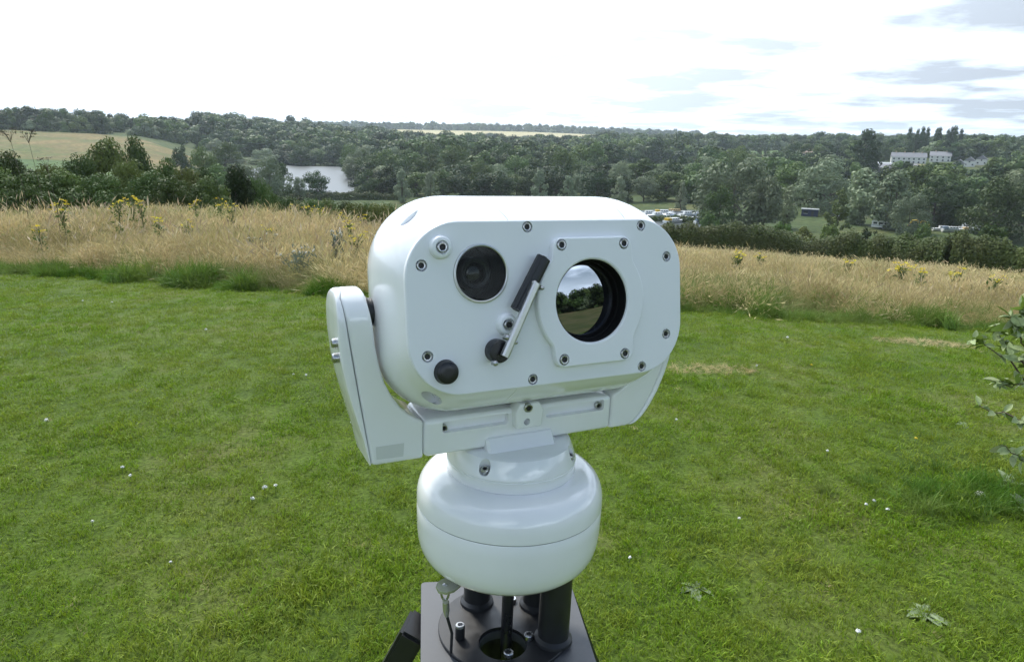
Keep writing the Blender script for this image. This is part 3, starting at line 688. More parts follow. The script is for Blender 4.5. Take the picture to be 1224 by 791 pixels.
def lathe_at(x, y, prof, name, mat, par, n=40, angle=30):
    a = np.linspace(0, 2 * math.pi, n, endpoint=False)
    V, F = loft([np.column_stack([CU + x + r * np.cos(a), np.full(n, v), CW + y + r * np.sin(a)]) for r, v in prof]); return dpart(name, Yk(V), F, mat, par, angle)
for px, py, r in ((671, 766, .0200), (570, 719, .0185), (640, 722, .0180)):
    x, y = on_v(px, py, VD); k = min(1.0, .068 / math.hypot(x, y)); x *= k; y *= k
    lathe_at(x, y, [(r * 1.25, VD), (r * 1.22, VD + .004), (r, VD + .008), (r, -.3585)], 'column', M['mount'], tri)
lathe_at(0, 0, [(.075, -.3585), (.0765, -.3575), (.0765, -.3530), (.075, -.3522)], 'mount_ring', M['mount'], tri, 72)
x, y = on_v(598, 735, VD + .04)
lathe_at(x * .3, y * .3 + .012, [(.015, -.352), (.015, -.375), (.013, -.378), (.0075, -.379), (.0075, -.47), (.0070, -.60)], 'cable_gland', M['black'], tri)
for px, py, h in ((550, 748, .017), (608, 778, .006), (632, 757, .006), (612, 714, .006)):
    x, y = on_v(px, py, VD + h)
    o = lathe_at(x, y, [(.0062, VD), (.0062, VD + h - .001), (.0055, VD + h), (.0034, VD + h), (.0032, VD + h - .004)], 'bolt', M['steel'] if h < .01 else M['mount'], tri, 28)
    if h > .01: lathe_at(x, y, [(.0061, VD + h), (.0058, VD + h + .0022), (.0052, VD + h + .0028), (.0034, VD + h + .0028), (.0032, VD + h)], 'bolt_head', M['steel'], o, 28)
    lathe_at(x, y, [(.0033, VD + h - .002), (.0033, VD + h - .001)], 'hex_socket', M['socket'], o, 6)
# three legs splaying to the ground
bpy.context.view_layer.update()
DMi = DM.inverted()
def to_local(p): return np.array(DMi @ Vector(p))
tp_c = np.array(DM @ Vector(Yk(np.array([CU, VD - .03, CW]))))
Vh, Fh = loft([np.array([plate_pt(.060 * math.cos(t), .060 * math.sin(t), v) for t in np.linspace(0, 2 * math.pi, 36, endpoint=False)]) for v in (VD - .05, VD - .0172)])
hub = dpart('tripod_hub', Yk(Vh), Fh, M['mount'], tri, 30)
boolean(hub, [Yc(vcyl(hx, hy, .030, VD - .1, VD + .1))])
for k, (dx, dy) in enumerate(((-0.985, 0.17), (0.62, 0.79), (0.45, -0.89))):
    top = tp_c + np.array([dx, dy, 0]) * .118 + np.array([0, 0, .012]); foot = np.array([tp_c[0] + dx * .58, tp_c[1] + dy * .58, 0.02])
    foot[2] = terr1(foot[0], foot[1]) + .012
    mid = top + (foot - top) * .52; dirv = (foot - top) / np.linalg.norm(foot - top)
    side = np.cross(dirv, [0, 0, 1]); side /= np.linalg.norm(side); nrm = np.cross(side, dirv)
    def sect(p, wd, th): return np.array([p + side * a_ * wd / 2 + nrm * b_ * th / 2 for a_, b_ in ((-1, -1), (1, -1), (1, 1), (-1, 1))])
    def leg(name, p, q, wd, th, mat, par):
        V, F = loft([sect(p, wd, th), sect(q, wd, th)]); V = np.array([to_local(v) for v in V]); me = mesh(name, V, F, mat)
        bm = bmesh.new(); bm.from_mesh(me); bmesh.ops.bevel(bm, geom=bm.edges[:], offset=.004, segments=2, affect='EDGES'); bm.to_mesh(me); bm.free(); fix(me, 30); return link(name, me, par)
    L = leg('leg', top, mid, .052, .034, M['mount'], tri)
    leg('leg_extension', mid - dirv * .03, foot, .036, .024, M['black'], L)
    leg('foot', foot - dirv * .05, foot + dirv * .012, .05, .05, M['rubber'], L)
    leg('leg_clamp', mid - dirv * .05, mid + dirv * .02, .064, .046, M['rubber'], L)
# safety tether hanging from a lug behind the pedestal
q = [on_v(*p, -.352) for p in ((524, 694), (536, 688), (548, 688), (556, 694), (543, 705), (533, 708), (524, 706), (521, 700))]
bevel_poly('tether_lug', [(0, 0), (1, 0), (1, 1)], 0, 1, .01, M['alu'], tri) if False else None
Vt, Ft = loft([np.array([[CU + x, v, CW + y] for x, y in q]) for v in (-.355, -.352)])
lug = dpart('tether_lug', Yk(Vt), Ft, M['alu'], tri, 30)
x0, y0 = on_v(531, 702, -.3505)
pts = []
for px, py, v in ((531, 702, -.349), (532, 707, -.362), (531, 718, -.378), (531, 728, -.392)): 
    xx, yy = on_v(px, py, v); pts.append((CU + xx, v, CW + yy))
ring_ = []
for t in np.linspace(0, 2 * math.pi, 17)[:-1]:
    ring_.append((pts[1][0] + .0042 * math.sin(t), -.362 + .011 * math.cos(t), pts[1][2] + .002 * math.sin(t)))
V, F = tube_pts(Yk(np.array(ring_ + [ring_[0]])), .0014, 8); dpart('shackle', V, F, M['steel'], lug, 40)
c0 = np.array(pts[1]); xe, ye = on_v(538, 800, VD - .03); c1 = np.array([CU + xe, VD - .03, CW + ye])
V, F = tube_pts(Yk(np.array([c0 + (c1 - c0) * .12, c0 + (c1 - c0) * .22, c0 + (c1 - c0) * .30])), [.0042, .0042, .0024], 10); dpart('crimp', V, F, M['alu'], lug, 40)
mid = (c0 + c1) / 2 + np.array([.004, 0, .004])
V, F = tube_pts(Yk(np.array([c0 + (c1 - c0) * .28, mid, c1, c1 + np.array([.01, -.06, .0])])), .0019, 8); dpart('tether_cable', V, F, M['rubber'], lug, 60)
# ------------------------------------------------------------------ vegetation: prototypes
PROTO = {}
def proto_coll(name, objs):
    c = bpy.data.collections.new(name)
    for i, o in enumerate(objs):
        o.name = "%s_%02d" % (name, i); c.objects.link(o)
    PROTO[name] = c; return c
def scatter(name, pts, rot, scl, idx, coll):
    """one object whose points carry instances of the meshes in coll"""
    me = bpy.data.meshes.new(name); me.from_pydata([tuple(p) for p in pts], [], [])
    a = me.attributes.new('rot', 'FLOAT_VECTOR', 'POINT'); a.data.foreach_set('vector', np.asarray(rot, np.float32).ravel())
    a = me.attributes.new('scl', 'FLOAT_VECTOR', 'POINT'); a.data.foreach_set('vector', np.asarray(scl, np.float32).ravel())
    a = me.attributes.new('idx', 'INT', 'POINT'); a.data.foreach_set('value', np.asarray(idx, np.int32))
    o = link(name, me)
    ng = bpy.data.node_groups.new(name, 'GeometryNodeTree')
    ng.interface.new_socket('Geometry', in_out='INPUT', socket_type='NodeSocketGeometry'); ng.interface.new_socket('Geometry', in_out='OUTPUT', socket_type='NodeSocketGeometry')
    gi = ng.nodes.new('NodeGroupInput'); go = ng.nodes.new('NodeGroupOutput')
    ip = ng.nodes.new('GeometryNodeInstanceOnPoints'); ci_ = ng.nodes.new('GeometryNodeCollectionInfo')
    ci_.inputs['Collection'].default_value = coll; ci_.inputs['Separate Children'].default_value = True; ci_.inputs['Reset Children'].default_value = True
    ip.inputs['Pick Instance'].default_value = True
    def na_(nm, ty):
        n_ = ng.nodes.new('GeometryNodeInputNamedAttribute'); n_.data_type = ty; n_.inputs['Name'].default_value = nm; return n_
    LK(ng, gi.outputs[0], ip.inputs['Points']); LK(ng, ci_.outputs[0], ip.inputs['Instance'])
    LK(ng, na_('rot', 'FLOAT_VECTOR').outputs[0], ip.inputs['Rotation']); LK(ng, na_('scl', 'FLOAT_VECTOR').outputs[0], ip.inputs['Scale']); LK(ng, na_('idx', 'INT').outputs[0], ip.inputs['Instance Index'])
    LK(ng, ip.outputs[0], go.inputs[0])
    md = o.modifiers.new('scatter', 'NODES'); md.node_group = ng
    return o

def leaf_quads(P, Nn, size, rng, asp=0.62, jit=0.36):
    """diamond leaves at P, roughly facing Nn"""
    k = len(P); n = Nn + rng.normal(0, jit, (k, 3)); n /= np.linalg.norm(n, axis=1, keepdims=True)
    t = rng.normal(0, 1, (k, 3)); t -= n * (t * n).sum(1, keepdims=True); t /= np.linalg.norm(t, axis=1, keepdims=True)
    b = np.cross(n, t); s = (size * rng.uniform(.6, 1.35, k))[:, None]
    return np.stack([P + t * s, P + b * s * asp + n * s * .12, P - t * s, P - b * s * asp - n * s * .1], 1)
def crown_pts(shape, nc, nl, rng, base=0.16, rr_=(.075, .165)):
    """leaf positions of a crown of unit height; clumps fill the envelope"""
    C = []; R = []
    while len(C) < nc:
        z = rng.uniform(-.04, 1); a = rng.uniform(0, 2 * math.pi); q = rng.uniform(0, 1) ** .45
        if shape == 'round': e = .42 * math.sqrt(max(0, 1 - ((z - .45) / .56) ** 2))
        elif shape == 'willow': e = .52 * math.sqrt(max(0, 1 - ((z - .36) / .66) ** 2))
        elif shape == 'tall': e = .30 * (math.sin(math.pi * min(1, .10 + .92 * z)) ** .7)
        elif shape == 'cone': e = .36 * (1 - z) ** .62 * min(1, z * 6 + .35)
        elif shape == 'poplar': e = .125 * math.sin(math.pi * min(1, .06 + .93 * z)) ** .55
        else: e = .62 * math.sqrt(max(0, 1 - (z - .25) ** 2 / .6))
        e = max(.01, e - max(0, (rr_[1] - .165) * .8)) * (.84 + .32 * rng.random())
        C.append((math.cos(a) * e * q, math.sin(a) * e * q, base + z * (1 - base) * .93)); R.append(rng.uniform(*rr_) * (1 if shape not in ('poplar', 'cone') else .6))
    C = np.array(C); R = np.array(R)
    k = rng.choice(nc, nl, p=(R ** 2) / (R ** 2).sum())
    d = rng.normal(0, 1, (nl, 3)); d /= np.linalg.norm(d, axis=1, keepdims=True); d[:, 2] = np.where(d[:, 2] < -.3, d[:, 2] * .5, d[:, 2])
    P = C[k] + d * (R[k] * np.where(rng.random(nl) < .22, rng.uniform(.2, .75, nl), rng.uniform(.8, 1.08, nl)))[:, None]; P[:, 2] = np.maximum(P[:, 2], .004)
    return P, d, C
def trunk_mesh(C, rng, mat, nb=7, th=.028, top=.7):
    V, F = [], []
    def add(v, f):
        o = len(V); V.extend(v.tolist() if hasattr(v, 'tolist') else v); F.extend([tuple(i + o for i in x) for x in f])
    zs = np.linspace(-.02, top, 6); wob = np.cumsum(rng.normal(0, .008, (6, 2)), 0); spine = np.column_stack([wob, zs])
    v, f = tube_pts(spine, np.linspace(th, th * .3, 6), 7); add(v, f)
    for c in C[rng.choice(len(C), min(nb, len(C)), replace=False)]:
        s = spine[rng.integers(1, 4)]; m_ = (s + c) / 2 + np.array([0, 0, -.02]); v, f = tube_pts(np.array([s, m_, c]), [th * .5, th * .33, th * .12], 5); add(v, f)
    return mesh('trunk', V, F, mat, smooth=True)
M['bark'] = mat_plain('bark', (.075, .06, .045), 0.9, noise=0.3, nscale=12, bump=0.4)
LEAFM = {
 'dark': mat_leaf('leaf_dark', trans=.14, c1=(.032, .058, .018), c2=(.052, .088, .026), spread=.42),
 'mid': mat_leaf('leaf_mid', trans=.14, c1=(.066, .106, .027), c2=(.098, .146, .038), spread=.42),
 'pale': mat_leaf('leaf_pale', trans=.14, c1=(.160, .200, .105), c2=(.205, .245, .140), spread=.3),
 'silver': mat_leaf('leaf_silver', trans=.14, c1=(.190, .235, .135), c2=(.260, .305, .190), spread=.15),
 'olive': mat_leaf('leaf_olive', trans=.14, c1=(.095, .120, .030), c2=(.135, .160, .044), spread=.25),
 'hedge': mat_leaf('leaf_hedge', trans=.14, c1=(.050, .085, .020), c2=(.085, .125, .030), spread=.25, scale=2.5, c3=(.085, .105, .03)),
}
TREES = {}
def make_tree_proto(key, shape, leaf, nc, nl, size, seed, base=.16):
    rng = np.random.default_rng(seed); P, d, C = crown_pts(shape, nc, nl, rng, base, (.12, .23) if shape in ('round', 'willow') and nl < 8000 else (.075, .165))
    cr = quads_mesh('crown', leaf_quads(P, d, size * (1.25 if nl < 8000 else 1.12), rng), LEAFM[leaf]); tr = trunk_mesh(C, rng, M['bark'], th=.022)
    TREES[key] = (cr, tr)
for k, a in dict(
    oak1=('round', 'dark', 18, 4400, .021, 1, .02), oak2=('round', 'mid', 20, 4400, .021, 2, .0), oak3=('round', 'dark', 15, 4200, .022, 3, .03),
    willow1=('willow', 'pale', 24, 6000, .018, 4, .06), willow2=('willow', 'pale', 18, 5400, .019, 5, .05), willow3=('willow', 'mid', 22, 5600, .019, 15, .06),
    tall1=('tall', 'mid', 44, 2200, .028, 6, .10), tall2=('tall', 'pale', 50, 2400, .026, 7, .08), cone1=('cone', 'silver', 70, 2400, .024, 8, .05), cone2=('cone', 'olive', 60, 2200, .026, 9, .05),
    poplar1=('poplar', 'dark', 60, 1800, .020, 10, .05), tall3=('tall', 'dark', 40, 2600, .028, 16, .04), bush1=('bush', 'mid', 44, 2600, .030, 12, .0), bush2=('bush', 'olive', 40, 2600, .030, 13, .0), bush3=('bush', 'dark', 36, 2200, .032, 14, .0)).items():
    make_tree_proto(k, *a)
# finer crowns for the shrubs just beyond the meadow
for k, a in dict(near1=('bush', 'mid', 60, 15000, .0150, 21, .0), near2=('bush', 'olive', 55, 14000, .0150, 22, .0), near3=('bush', 'mid', 55, 14000, .0150, 23, .0), near4=('tall', 'dark', 60, 12000, .015, 24, .02), near5=('round', 'olive', 55, 13000, .016, 25, .05)).items():
    make_tree_proto(k, *a)
# low detail for far woods
def far_proto(key, shape, leaf, seed):
    rng = np.random.default_rng(seed); P, d, C = crown_pts(shape, 11, 900, rng, .03, (.13, .24))
    return bpy.data.objects.new(key, quads_mesh(key, leaf_quads(P, d, .056, rng, .62, .22), LEAFM[leaf]))
proto_coll('wood_tree', [far_proto('w', s, l, 60 + i) for i, (s, l) in enumerate((('round', 'dark'), ('round', 'dark'), ('round', 'mid'), ('willow', 'dark'), ('willow', 'mid'), ('tall', 'mid'), ('round', 'mid'), ('willow', 'pale')))])

def tree(name, key, x, y, h, label, group=None, wid=1.0, lean=0.0, cat='tree', sink=0.0):
    o = empty(name, (x, y, terr1(x, y) - sink)); tag(o, label, cat, group)
    o.scale = (h * wid, h * wid, h); o.rotation_euler = (lean * math.cos(x), lean, (x * 7.3 + y * 3.1) % 6.28)
    for nm, me in zip(('crown', 'trunk'), TREES[key]): link(nm, me, o)
    return o
def tree_px(name, key, px, ptop, d, label, group=None, wpx=None, cat='tree', lean=0.0, minh=1.5):
    """tree on the terrain at distance d in a pixel column, height from the pixel of its top"""
    p = at_dist(px, ptop, d); z = terr1(p[0], p[1]); h = max(minh, p[2] - z)
    base_w = {'round': .90, 'will': 1.1, 'tall': .68, 'cone': .72, 'popl': .27, 'bush': 1.25, 'oak': .90}
    k0 = {'near1': 'bush', 'near2': 'bush', 'near3': 'bush', 'near4': 'tall', 'near5': 'round'}.get(key, key[:4].rstrip('123'))
    wid = 1.0
    if wpx: wid = (wpx / FPX * d) / (h * base_w.get(k0, 1.0))
    return tree(name, key, p[0], p[1], h, label, group, wid, lean, cat)
# -- shrubs and small trees in the dip behind the meadow, left
G1 = 'shrubs in the dip behind the meadow'
for px, top, d, key, w, lab in [
    (-38, 178, 44, 'near3', 70, 'dark dense shrub at the very end of the row behind the tall grass'),
    (14, 188, 43, 'near1', 70, 'dark green bush behind the tall grass below the two tall seed stalks'),
    (58, 200, 40, 'near2', 70, 'loose olive bush with arching sprays behind the tall grass'),
    (92, 190, 47, 'near3', 64, 'dark bush beside the broad crowned tree behind the tall grass'),
    (126, 174, 62, 'near5', 62, 'broad round crowned olive tree rising above the shrubs below the hill field'),
    (166, 172, 75, 'near1', 66, 'wide dark green tree with uneven top behind the shrub row'),
    (150, 196, 45, 'near2', 64, 'olive shrub below the broad crowned tree'),
    (196, 196, 52, 'near1', 62, 'mid green shrub in the dip between hill field and lake'),
    (222, 204, 44, 'near2', 58, 'low olive shrub behind yellow ragwort heads'),
    (250, 206, 48, 'near1', 60, 'mid green shrub left of the dark pointed bush'),
    (282, 203, 40, 'near4', 46, 'dark pointed bush standing in front of the lake shore'),
    (302, 216, 41, 'near3', 52, 'dark low bush with spiky top in front of the lake'),
    (322, 226, 43, 'near3', 36, 'small dark shrub at the end of the shrub row by the lake'),
    (-10, 206, 36, 'near1', 90, 'broad low bush in front of the dark end shrub'), (40, 210, 35, 'near3', 90, 'broad low bush under the loose olive one'), (84, 208, 36, 'near1', 84, 'low wide bush in front of the broad crowned tree'), (118, 212, 35, 'near3', 80, 'low spreading bush right in front of the olive shrub'),
    (176, 210, 37, 'near1', 84, 'low wide bush in front of the mid green shrub'), (206, 214, 36, 'near3', 80, 'low green bush among the ragwort heads'), (240, 216, 37, 'near1', 76, 'low green bush left of the dark pointed one')]:
    tree_px('shrub', key, px, top, d, lab, G1, w, 'shrub')
# -- trees that stand out round the lake and on the hill
for px, top, d, key, w, lab in [
    (214, 172, 360, 'oak1', 20, 'single dark round tree standing in the hill field'),
    (242, 178, 300, 'willow3', 36, 'wide green tree at the foot of the hill field'),
    (268, 172, 420, 'oak2', 34, 'green tree at the corner of the hill field wood'),
    (322, 190, 262, 'willow1', 44, 'big pale willow overhanging the near end of the lake'),
    (296, 200, 245, 'willow2', 40, 'pale grey willow beside the big lakeside willow'),
    (336, 197, 285, 'oak2', 22, 'dark green tree leaning over the lake edge behind the willow'),
    (258, 200, 200, 'willow3', 50, 'broad green willow between the shrubs and the lake'),
    (378, 203, 302, 'oak1', 29, 'dark round tree standing in front of the lake water'),
    (357, 213, 292, 'willow2', 20, 'small pale tree left of the round tree at the lake'),
    (425, 182, 420, 'willow1', 25, 'pale round willow at the far corner of the lake'),
    (417, 176, 470, 'willow3', 24, 'green rounded tree behind the willow at the lake corner'),
    (436, 204, 305, 'oak3', 32, 'dark tree at the near corner of the lake'),
    (462, 198, 312, 'oak3', 34, 'dark tree behind the pale pointed tree at the device edge')]:
    tree_px('lakeside_tree' if px > 280 else 'field_tree', key, px, top, d, lab, None, w)
# -- pale pointed trees in the valley above the device
for px, top, d, w in [(480, 200, 285, 24), (514, 203, 285, 23), (646, 201, 285, 27), (680, 208, 285, 24), (741, 209, 285, 24), (816, 216, 262, 18)]:
    tree_px('young_tree', 'cone1', px, top, d, 'pale pointed young tree in front of the valley wood', 'pale pointed trees in front of the valley wood', w)
# -- big trees at the right
for px, top, d, key, w, lab in [
    (884, 194, 222, 'willow1', 92, 'huge grey green willow behind the boats'),
    (918, 214, 214, 'willow2', 50, 'rounded willow growing out of the huge one behind the boats'),
    (862, 224, 205, 'willow3', 40, 'dark lower flank tree beside the boat basin'),
    (946, 224, 236, 'tall2', 26, 'slim pale tree between the big willow and the blue shed'),
    (988, 190, 300, 'willow1', 78, 'broad domed willow behind the dark blue shed'),
    (952, 196, 330, 'willow3', 60, 'dome shaped green tree left of the broad willow'),
    (1006, 224, 228, 'cone2', 28, 'yellow green pointed tree beside the white caravan'),
    (1036, 204, 262, 'tall2', 42, 'tall grey green tree behind the white caravan'),
    (1074, 207, 250, 'tall2', 44, 'leaning grey green tree with pointed top behind the thatched hut'),
    (1092, 234, 240, 'willow1', 38, 'low pale willow right of the thatched hut'),
    (1124, 212, 270, 'oak3', 56, 'dark round tree behind the yellow digger'),
    (1150, 210, 280, 'oak1', 52, 'very dark tree below the housing estate'),
    (1106, 200, 300, 'oak2', 54, 'dark green wide tree below the long white house'),
    (1196, 216, 238, 'willow3', 66, 'bright green tree at the end of the hedge'),
    (1236, 208, 250, 'willow1', 70, 'pale willow beyond the end of the hedge'),
    (1037, 156, 470, 'tall3', 32, 'tall dark poplar standing alone beside the farm sheds')]:
    tree_px('poplar_tree' if key == 'tall3' else 'valley_tree', key, px, top, d, lab, None, w)
for px, top, w in [(1088, 152, 7), (1096, 154, 6), (1106, 151, 7), (1112, 152, 6), (1120, 153, 6), (1127, 152, 7), (1133, 154, 6), (1139, 151, 7), (1146, 150, 7), (1152, 154, 6)]:
    tree_px('poplar_tree', 'poplar1', px, top, 700, 'slender poplar in the row on the ridge behind the white house', 'poplars on the ridge', w * .72, lean=.05)
# -- woods of trees that can still be told apart: rows across the valley
G2 = 'trees of the valley wood'
rng = np.random.default_rng(77)
cnt = 0
def in_lake(px, py): return 283 < px < 428 and 196 < py < 233
rows = [(312, 430, 850, 207, 24, 36), (350, 425, 850, 196, 22, 36), (400, 420, 860, 187, 20, 34), (455, 425, 900, 179, 20, 32)]
for d, x0, x1, top, dx, w in rows:
    px = x0 + rng.uniform(0, dx)
    while px < x1:
        dd = d + rng.uniform(-14, 14); tp = top + rng.normal(0, 4.0)
        if d > 370 and 730 < px < 835: tp = max(tp, 197)
        key = rng.choice(['oak1', 'oak2', 'oak3', 'willow3', 'tall1', 'willow2'], p=[.24, .22, .2, .16, .08, .10])
        kd = {'oak1': 'dark round tree', 'oak3': 'dark round tree', 'oak2': 'mid green round tree', 'willow3': 'spreading green tree', 'tall1': 'tall narrow green tree', 'willow2': 'pale spreading tree'}[key]
        tree_px('wood_tree', key, px, tp, dd, kd + {312: ' in the front row of the valley wood', 350: ' in the second row of the valley wood', 400: ' in the third row of the valley wood', 455: ' at the back of the valley wood'}[d], G2, w * rng.uniform(.85, 1.35)); cnt += 1
        px += dx * rng.uniform(.7, 1.3)
# far shore of the lake
for px in np.arange(268, 440, 9.0):
    key = rng.choice(['oak1', 'willow1', 'willow2', 'willow3']); dd = 566 + rng.uniform(-8, 25)
    tree_px('wood_tree', key, px + rng.uniform(-3, 3), 181 + rng.normal(0, 4), dd, {'oak1': 'dark tree', 'willow1': 'pale willow', 'willow2': 'grey willow', 'willow3': 'green tree'}[key] + ' on the far shore of the lake', 'trees on the far lake shore', 25 * rng.uniform(.8, 1.3))
# hedge along the near shore of the lake
def hedge(name, pts, h, wd, n, label, leafm='hedge', size=.14, seed=5):
    rng = np.random.default_rng(seed); pts = np.array(pts); seg = np.hypot(*np.diff(pts, axis=0).T); cum = np.concatenate([[0], np.cumsum(seg)])
    s = rng.uniform(0, cum[-1], n); x = np.interp(s, cum, pts[:, 0]); y = np.interp(s, cum, pts[:, 1])
    hh = h * (.62 + .6 * vnoise(s, 1.7, 3.2) + .28 * (vnoise(s, 9.1, 1.1) - .5))
    a = rng.uniform(-.25, math.pi + .25, n); q = rng.uniform(.72, 1.05, n)
    k = np.clip(np.searchsorted(cum, s) - 1, 0, len(seg) - 1); tx = np.diff(pts, axis=0)[k] / seg[k][:, None]
    lat = np.cos(a) * wd * q * (.8 + .5 * vnoise(s, 4.4, 1.6)); z = np.clip(np.sin(a), 0, 1) ** .7 * hh * q
    P = np.column_stack([x - tx[:, 1] * lat, y + tx[:, 0] * lat, np.zeros(n)]); P[:, 2] = terr(P[:, 0], P[:, 1]) + z + rng.uniform(0, .15, n)
    Nn = np.column_stack([-tx[:, 1] * np.cos(a), tx[:, 0] * np.cos(a), np.sin(a)])
    c0 = np.array([pts[0, 0], pts[0, 1], terr1(*pts[0])])
    o = empty(name, c0); tag(o, label, 'hedge'); link('foliage', quads_mesh('foliage', leaf_quads(P - c0, Nn, size, rng, .62), LEAFM[leafm]), o)
    V, F = [], []
    for i in range(int(cum[-1] / 2.2)):
        ss = i * 2.2 + rng.uniform(0, 1); bx, by = np.interp(ss, cum, pts[:, 0]), np.interp(ss, cum, pts[:, 1]); bz = terr1(bx, by)
        v, f = tube_pts(np.array([[bx, by, bz - .1], [bx + rng.normal(0, .2), by, bz + h * .4], [bx + rng.normal(0, .5), by, bz + h * .8]]) - c0, [.06, .04, .015], 5)
        off_ = len(V); V.extend(v.tolist()); F.extend([tuple(q_ + off_ for q_ in x_) for x_ in f])
    link('stems', mesh('stems', V, F, M['bark'], True), o)
    return o
hp = []
for px in (770, 800, 850, 900, 960, 1020, 1080, 1140, 1200, 1260, 1330):
    dd = 74 if px < 1100 else 72; az = az_of(px, 285); hp.append((math.sin(az) * dd, math.cos(az) * dd))
hedge('hedge', hp[:6], 3.4, 1.6, 42000, 'dense dark hedge along the end of the meadow below the boats', size=.095)
hedge('hedge', hp[5:9], 3.6, 1.6, 34000, 'mixed hedge along the end of the meadow below the caravans', size=.095, seed=6)
hedge('hedge', hp[8:], 3.9, 1.7, 22000, 'taller olive hedge at the end of the meadow towards the bright tree', 'olive', size=.10, seed=7)
hedge('hedge', [tuple(at_dist(px, 232, 296)[:2]) for px in (330, 350, 380, 410, 440, 480)], 3.0, 2.0, 5000, 'low dark hedge along the near shore of the lake', size=.35, seed=8)
hedge('hedge', [tuple(at_dist(px, 180, 455)[:2]) for px in (196, 215, 240, 268)], 2.6, 1.5, 2500, 'thin hedge running across the hill field', size=.4, seed=9)
hedge('hedge', [tuple(at_dist(px, 170, 335)[:2]) for px in (-60, -20, 20, 45)], 2.2, 1.3, 2500, 'short dark hedge between pasture and hill field', size=.35, seed=10)
hedge('hedge', [tuple(at_dist(px, 246, 232)[:2]) for px in (775, 800, 830, 850)], 3.2, 1.5, 3500, 'dark clipped hedge behind the boats', size=.3, seed=11)
# rough green scrub on the slope between meadow and lake
sc_p = []
rng = np.random.default_rng(31)
for px, top, d in [(346, 240, 40), (358, 242, 44), (371, 241, 41), (384, 243, 46), (397, 242, 42), (410, 244, 45), (424, 245, 41), (438, 246, 46), (452, 246, 43), (466, 248, 45)]:
    tree_px('scrub', 'near1' if px % 4 else 'near2', px, top, d, 'low green bramble scrub on the slope between tall grass and lake', 'bramble scrub below the meadow', 70, 'scrub')

for px, top, d, key, w, lab in [(938, 268, 120, 'bush1', 34, 'round bush behind the hedge below the slim pale tree'), (960, 272, 130, 'bush2', 30, 'olive bush behind the hedge left of the dark blue shed'), (992, 270, 125, 'bush1', 30, 'bush behind the hedge between the blue shed and the caravan'), (1040, 272, 130, 'bush3', 26, 'dark bush behind the hedge right of the first caravan'), (1106, 268, 150, 'bush1', 26, 'bush half hiding the yellow digger'), (1150, 276, 120, 'bush2', 40, 'olive bush before the laid up boats'), (1190, 270, 130, 'bush1', 44, 'green bush before the bright tree at the hedge end'), (800, 267, 150, 'bush1', 16, 'small bush in front of the moored boats'), (826, 269, 150, 'bush2', 14, 'small olive bush in front of the moored boats'), (850, 256, 190, 'bush1', 26, 'yellowish bush on the bank beside the boat basin')]:
    tree_px('shrub', key, px, top, d, lab, 'bushes behind the hedge', w, 'shrub')
# -- woods too far or too dense to count
def wood(name, label, n, arange, drange, hr, reject=None, seed=0, w=1.1):
    rng = np.random.default_rng(seed); a = rng.uniform(rad(arange[0]), rad(arange[1]), n * 3); d = np.sqrt(rng.uniform(drange[0] ** 2, drange[1] ** 2, n * 3))
    keep = np.ones(len(a), bool)
    if reject is not None: keep &= ~reject(np.degrees(a), d)
    a, d = a[keep][:n], d[keep][:n]; x = np.sin(a) * d; y = np.cos(a) * d; h = rng.uniform(*hr, len(a)) * (.8 + .45 * vnoise(x, y, 60.))
    pts = np.column_stack([x, y, terr(x, y) - .3]); scl = np.column_stack([h * w * rng.uniform(.85, 1.35, len(a)), h * w * rng.uniform(.85, 1.35, len(a)), h])
    rot = np.column_stack([np.zeros(len(a)), np.zeros(len(a)), rng.uniform(0, 6.28, len(a))])
    o = scatter(name, pts, rot, scl, rng.integers(0, 8, len(a)), PROTO['wood_tree']); tag(o, label, 'wood', kind='stuff'); return o
wood('hilltop_wood', 'wood along the crest of the hill above the straw field', 400, (-44, -21), (636, 800), (8, 14), seed=1)
wood('lakeside_wood', 'dark wood climbing the slope behind the lake', 520, (-23.5, -8), (625, 1050), (14, 21), lambda a, d: (a < -21) & (d < 660), seed=2)
def rj(a, d):
    return ((a > 13.4) & (a < 20.6) & (d > 555) & (d < 868)) | ((np.abs(a - 11.2) < 3.2) & (d > 430) & (d < 645)) | ((np.abs(a - 17) < 3) & (d > 600) & (d < 690)) | ((a > 23.0) & (a < 36) & (d > 470) & (d < 625) & (a < 33)) | ((a > 20.5) & (a < 24) & (d > 660) & (d < 760))
wood('valley_wood', 'mass of mixed trees filling the valley floor', 900, (-10, 16), (470, 1000), (12, 19), rj, seed=3)
wood('eastern_wood', 'mixed trees covering the rising ground below the ridge', 950, (13, 42), (300, 1100), (9, 14), lambda a, d: rj(a, d) | ((d < 330) & (a > 22)) | ((a > 25.5) & (a < 33.5) & (d > 475) & (d < 640)), seed=4)
wood('hedgerow_trees', 'rows of small trees along the hedges between the pastures', 190, (13.4, 20.6), (556, 868), (3.5, 6.5), lambda a, d: np.min([np.abs(d - q) for q in (558, 681, 770, 866)], 0) > 9, seed=12)
wood('ridge_wood', 'hazy trees along the far ridge', 1500, (-12, 44), (1000, 1650), (9, 15), lambda a, d: (a < 8) & (d > 1230), seed=5)
wood('far_wood', 'thin line of hazy trees behind the far cereal field', 1100, (-26, 14), (2300, 2700), (14, 22), seed=6)
wood('field_copse', 'copse of trees in front of the far cereal field', 120, (-9, 3), (1560, 1640), (9, 15), lambda a, d: vnoise(a * 10, d * 0, 7.) < .42, seed=7)
wood('rear_wood', 'trees behind the photographer mirrored in the lens', 800, (88, 210), (72, 95), (3.0, 4.8), seed=8)
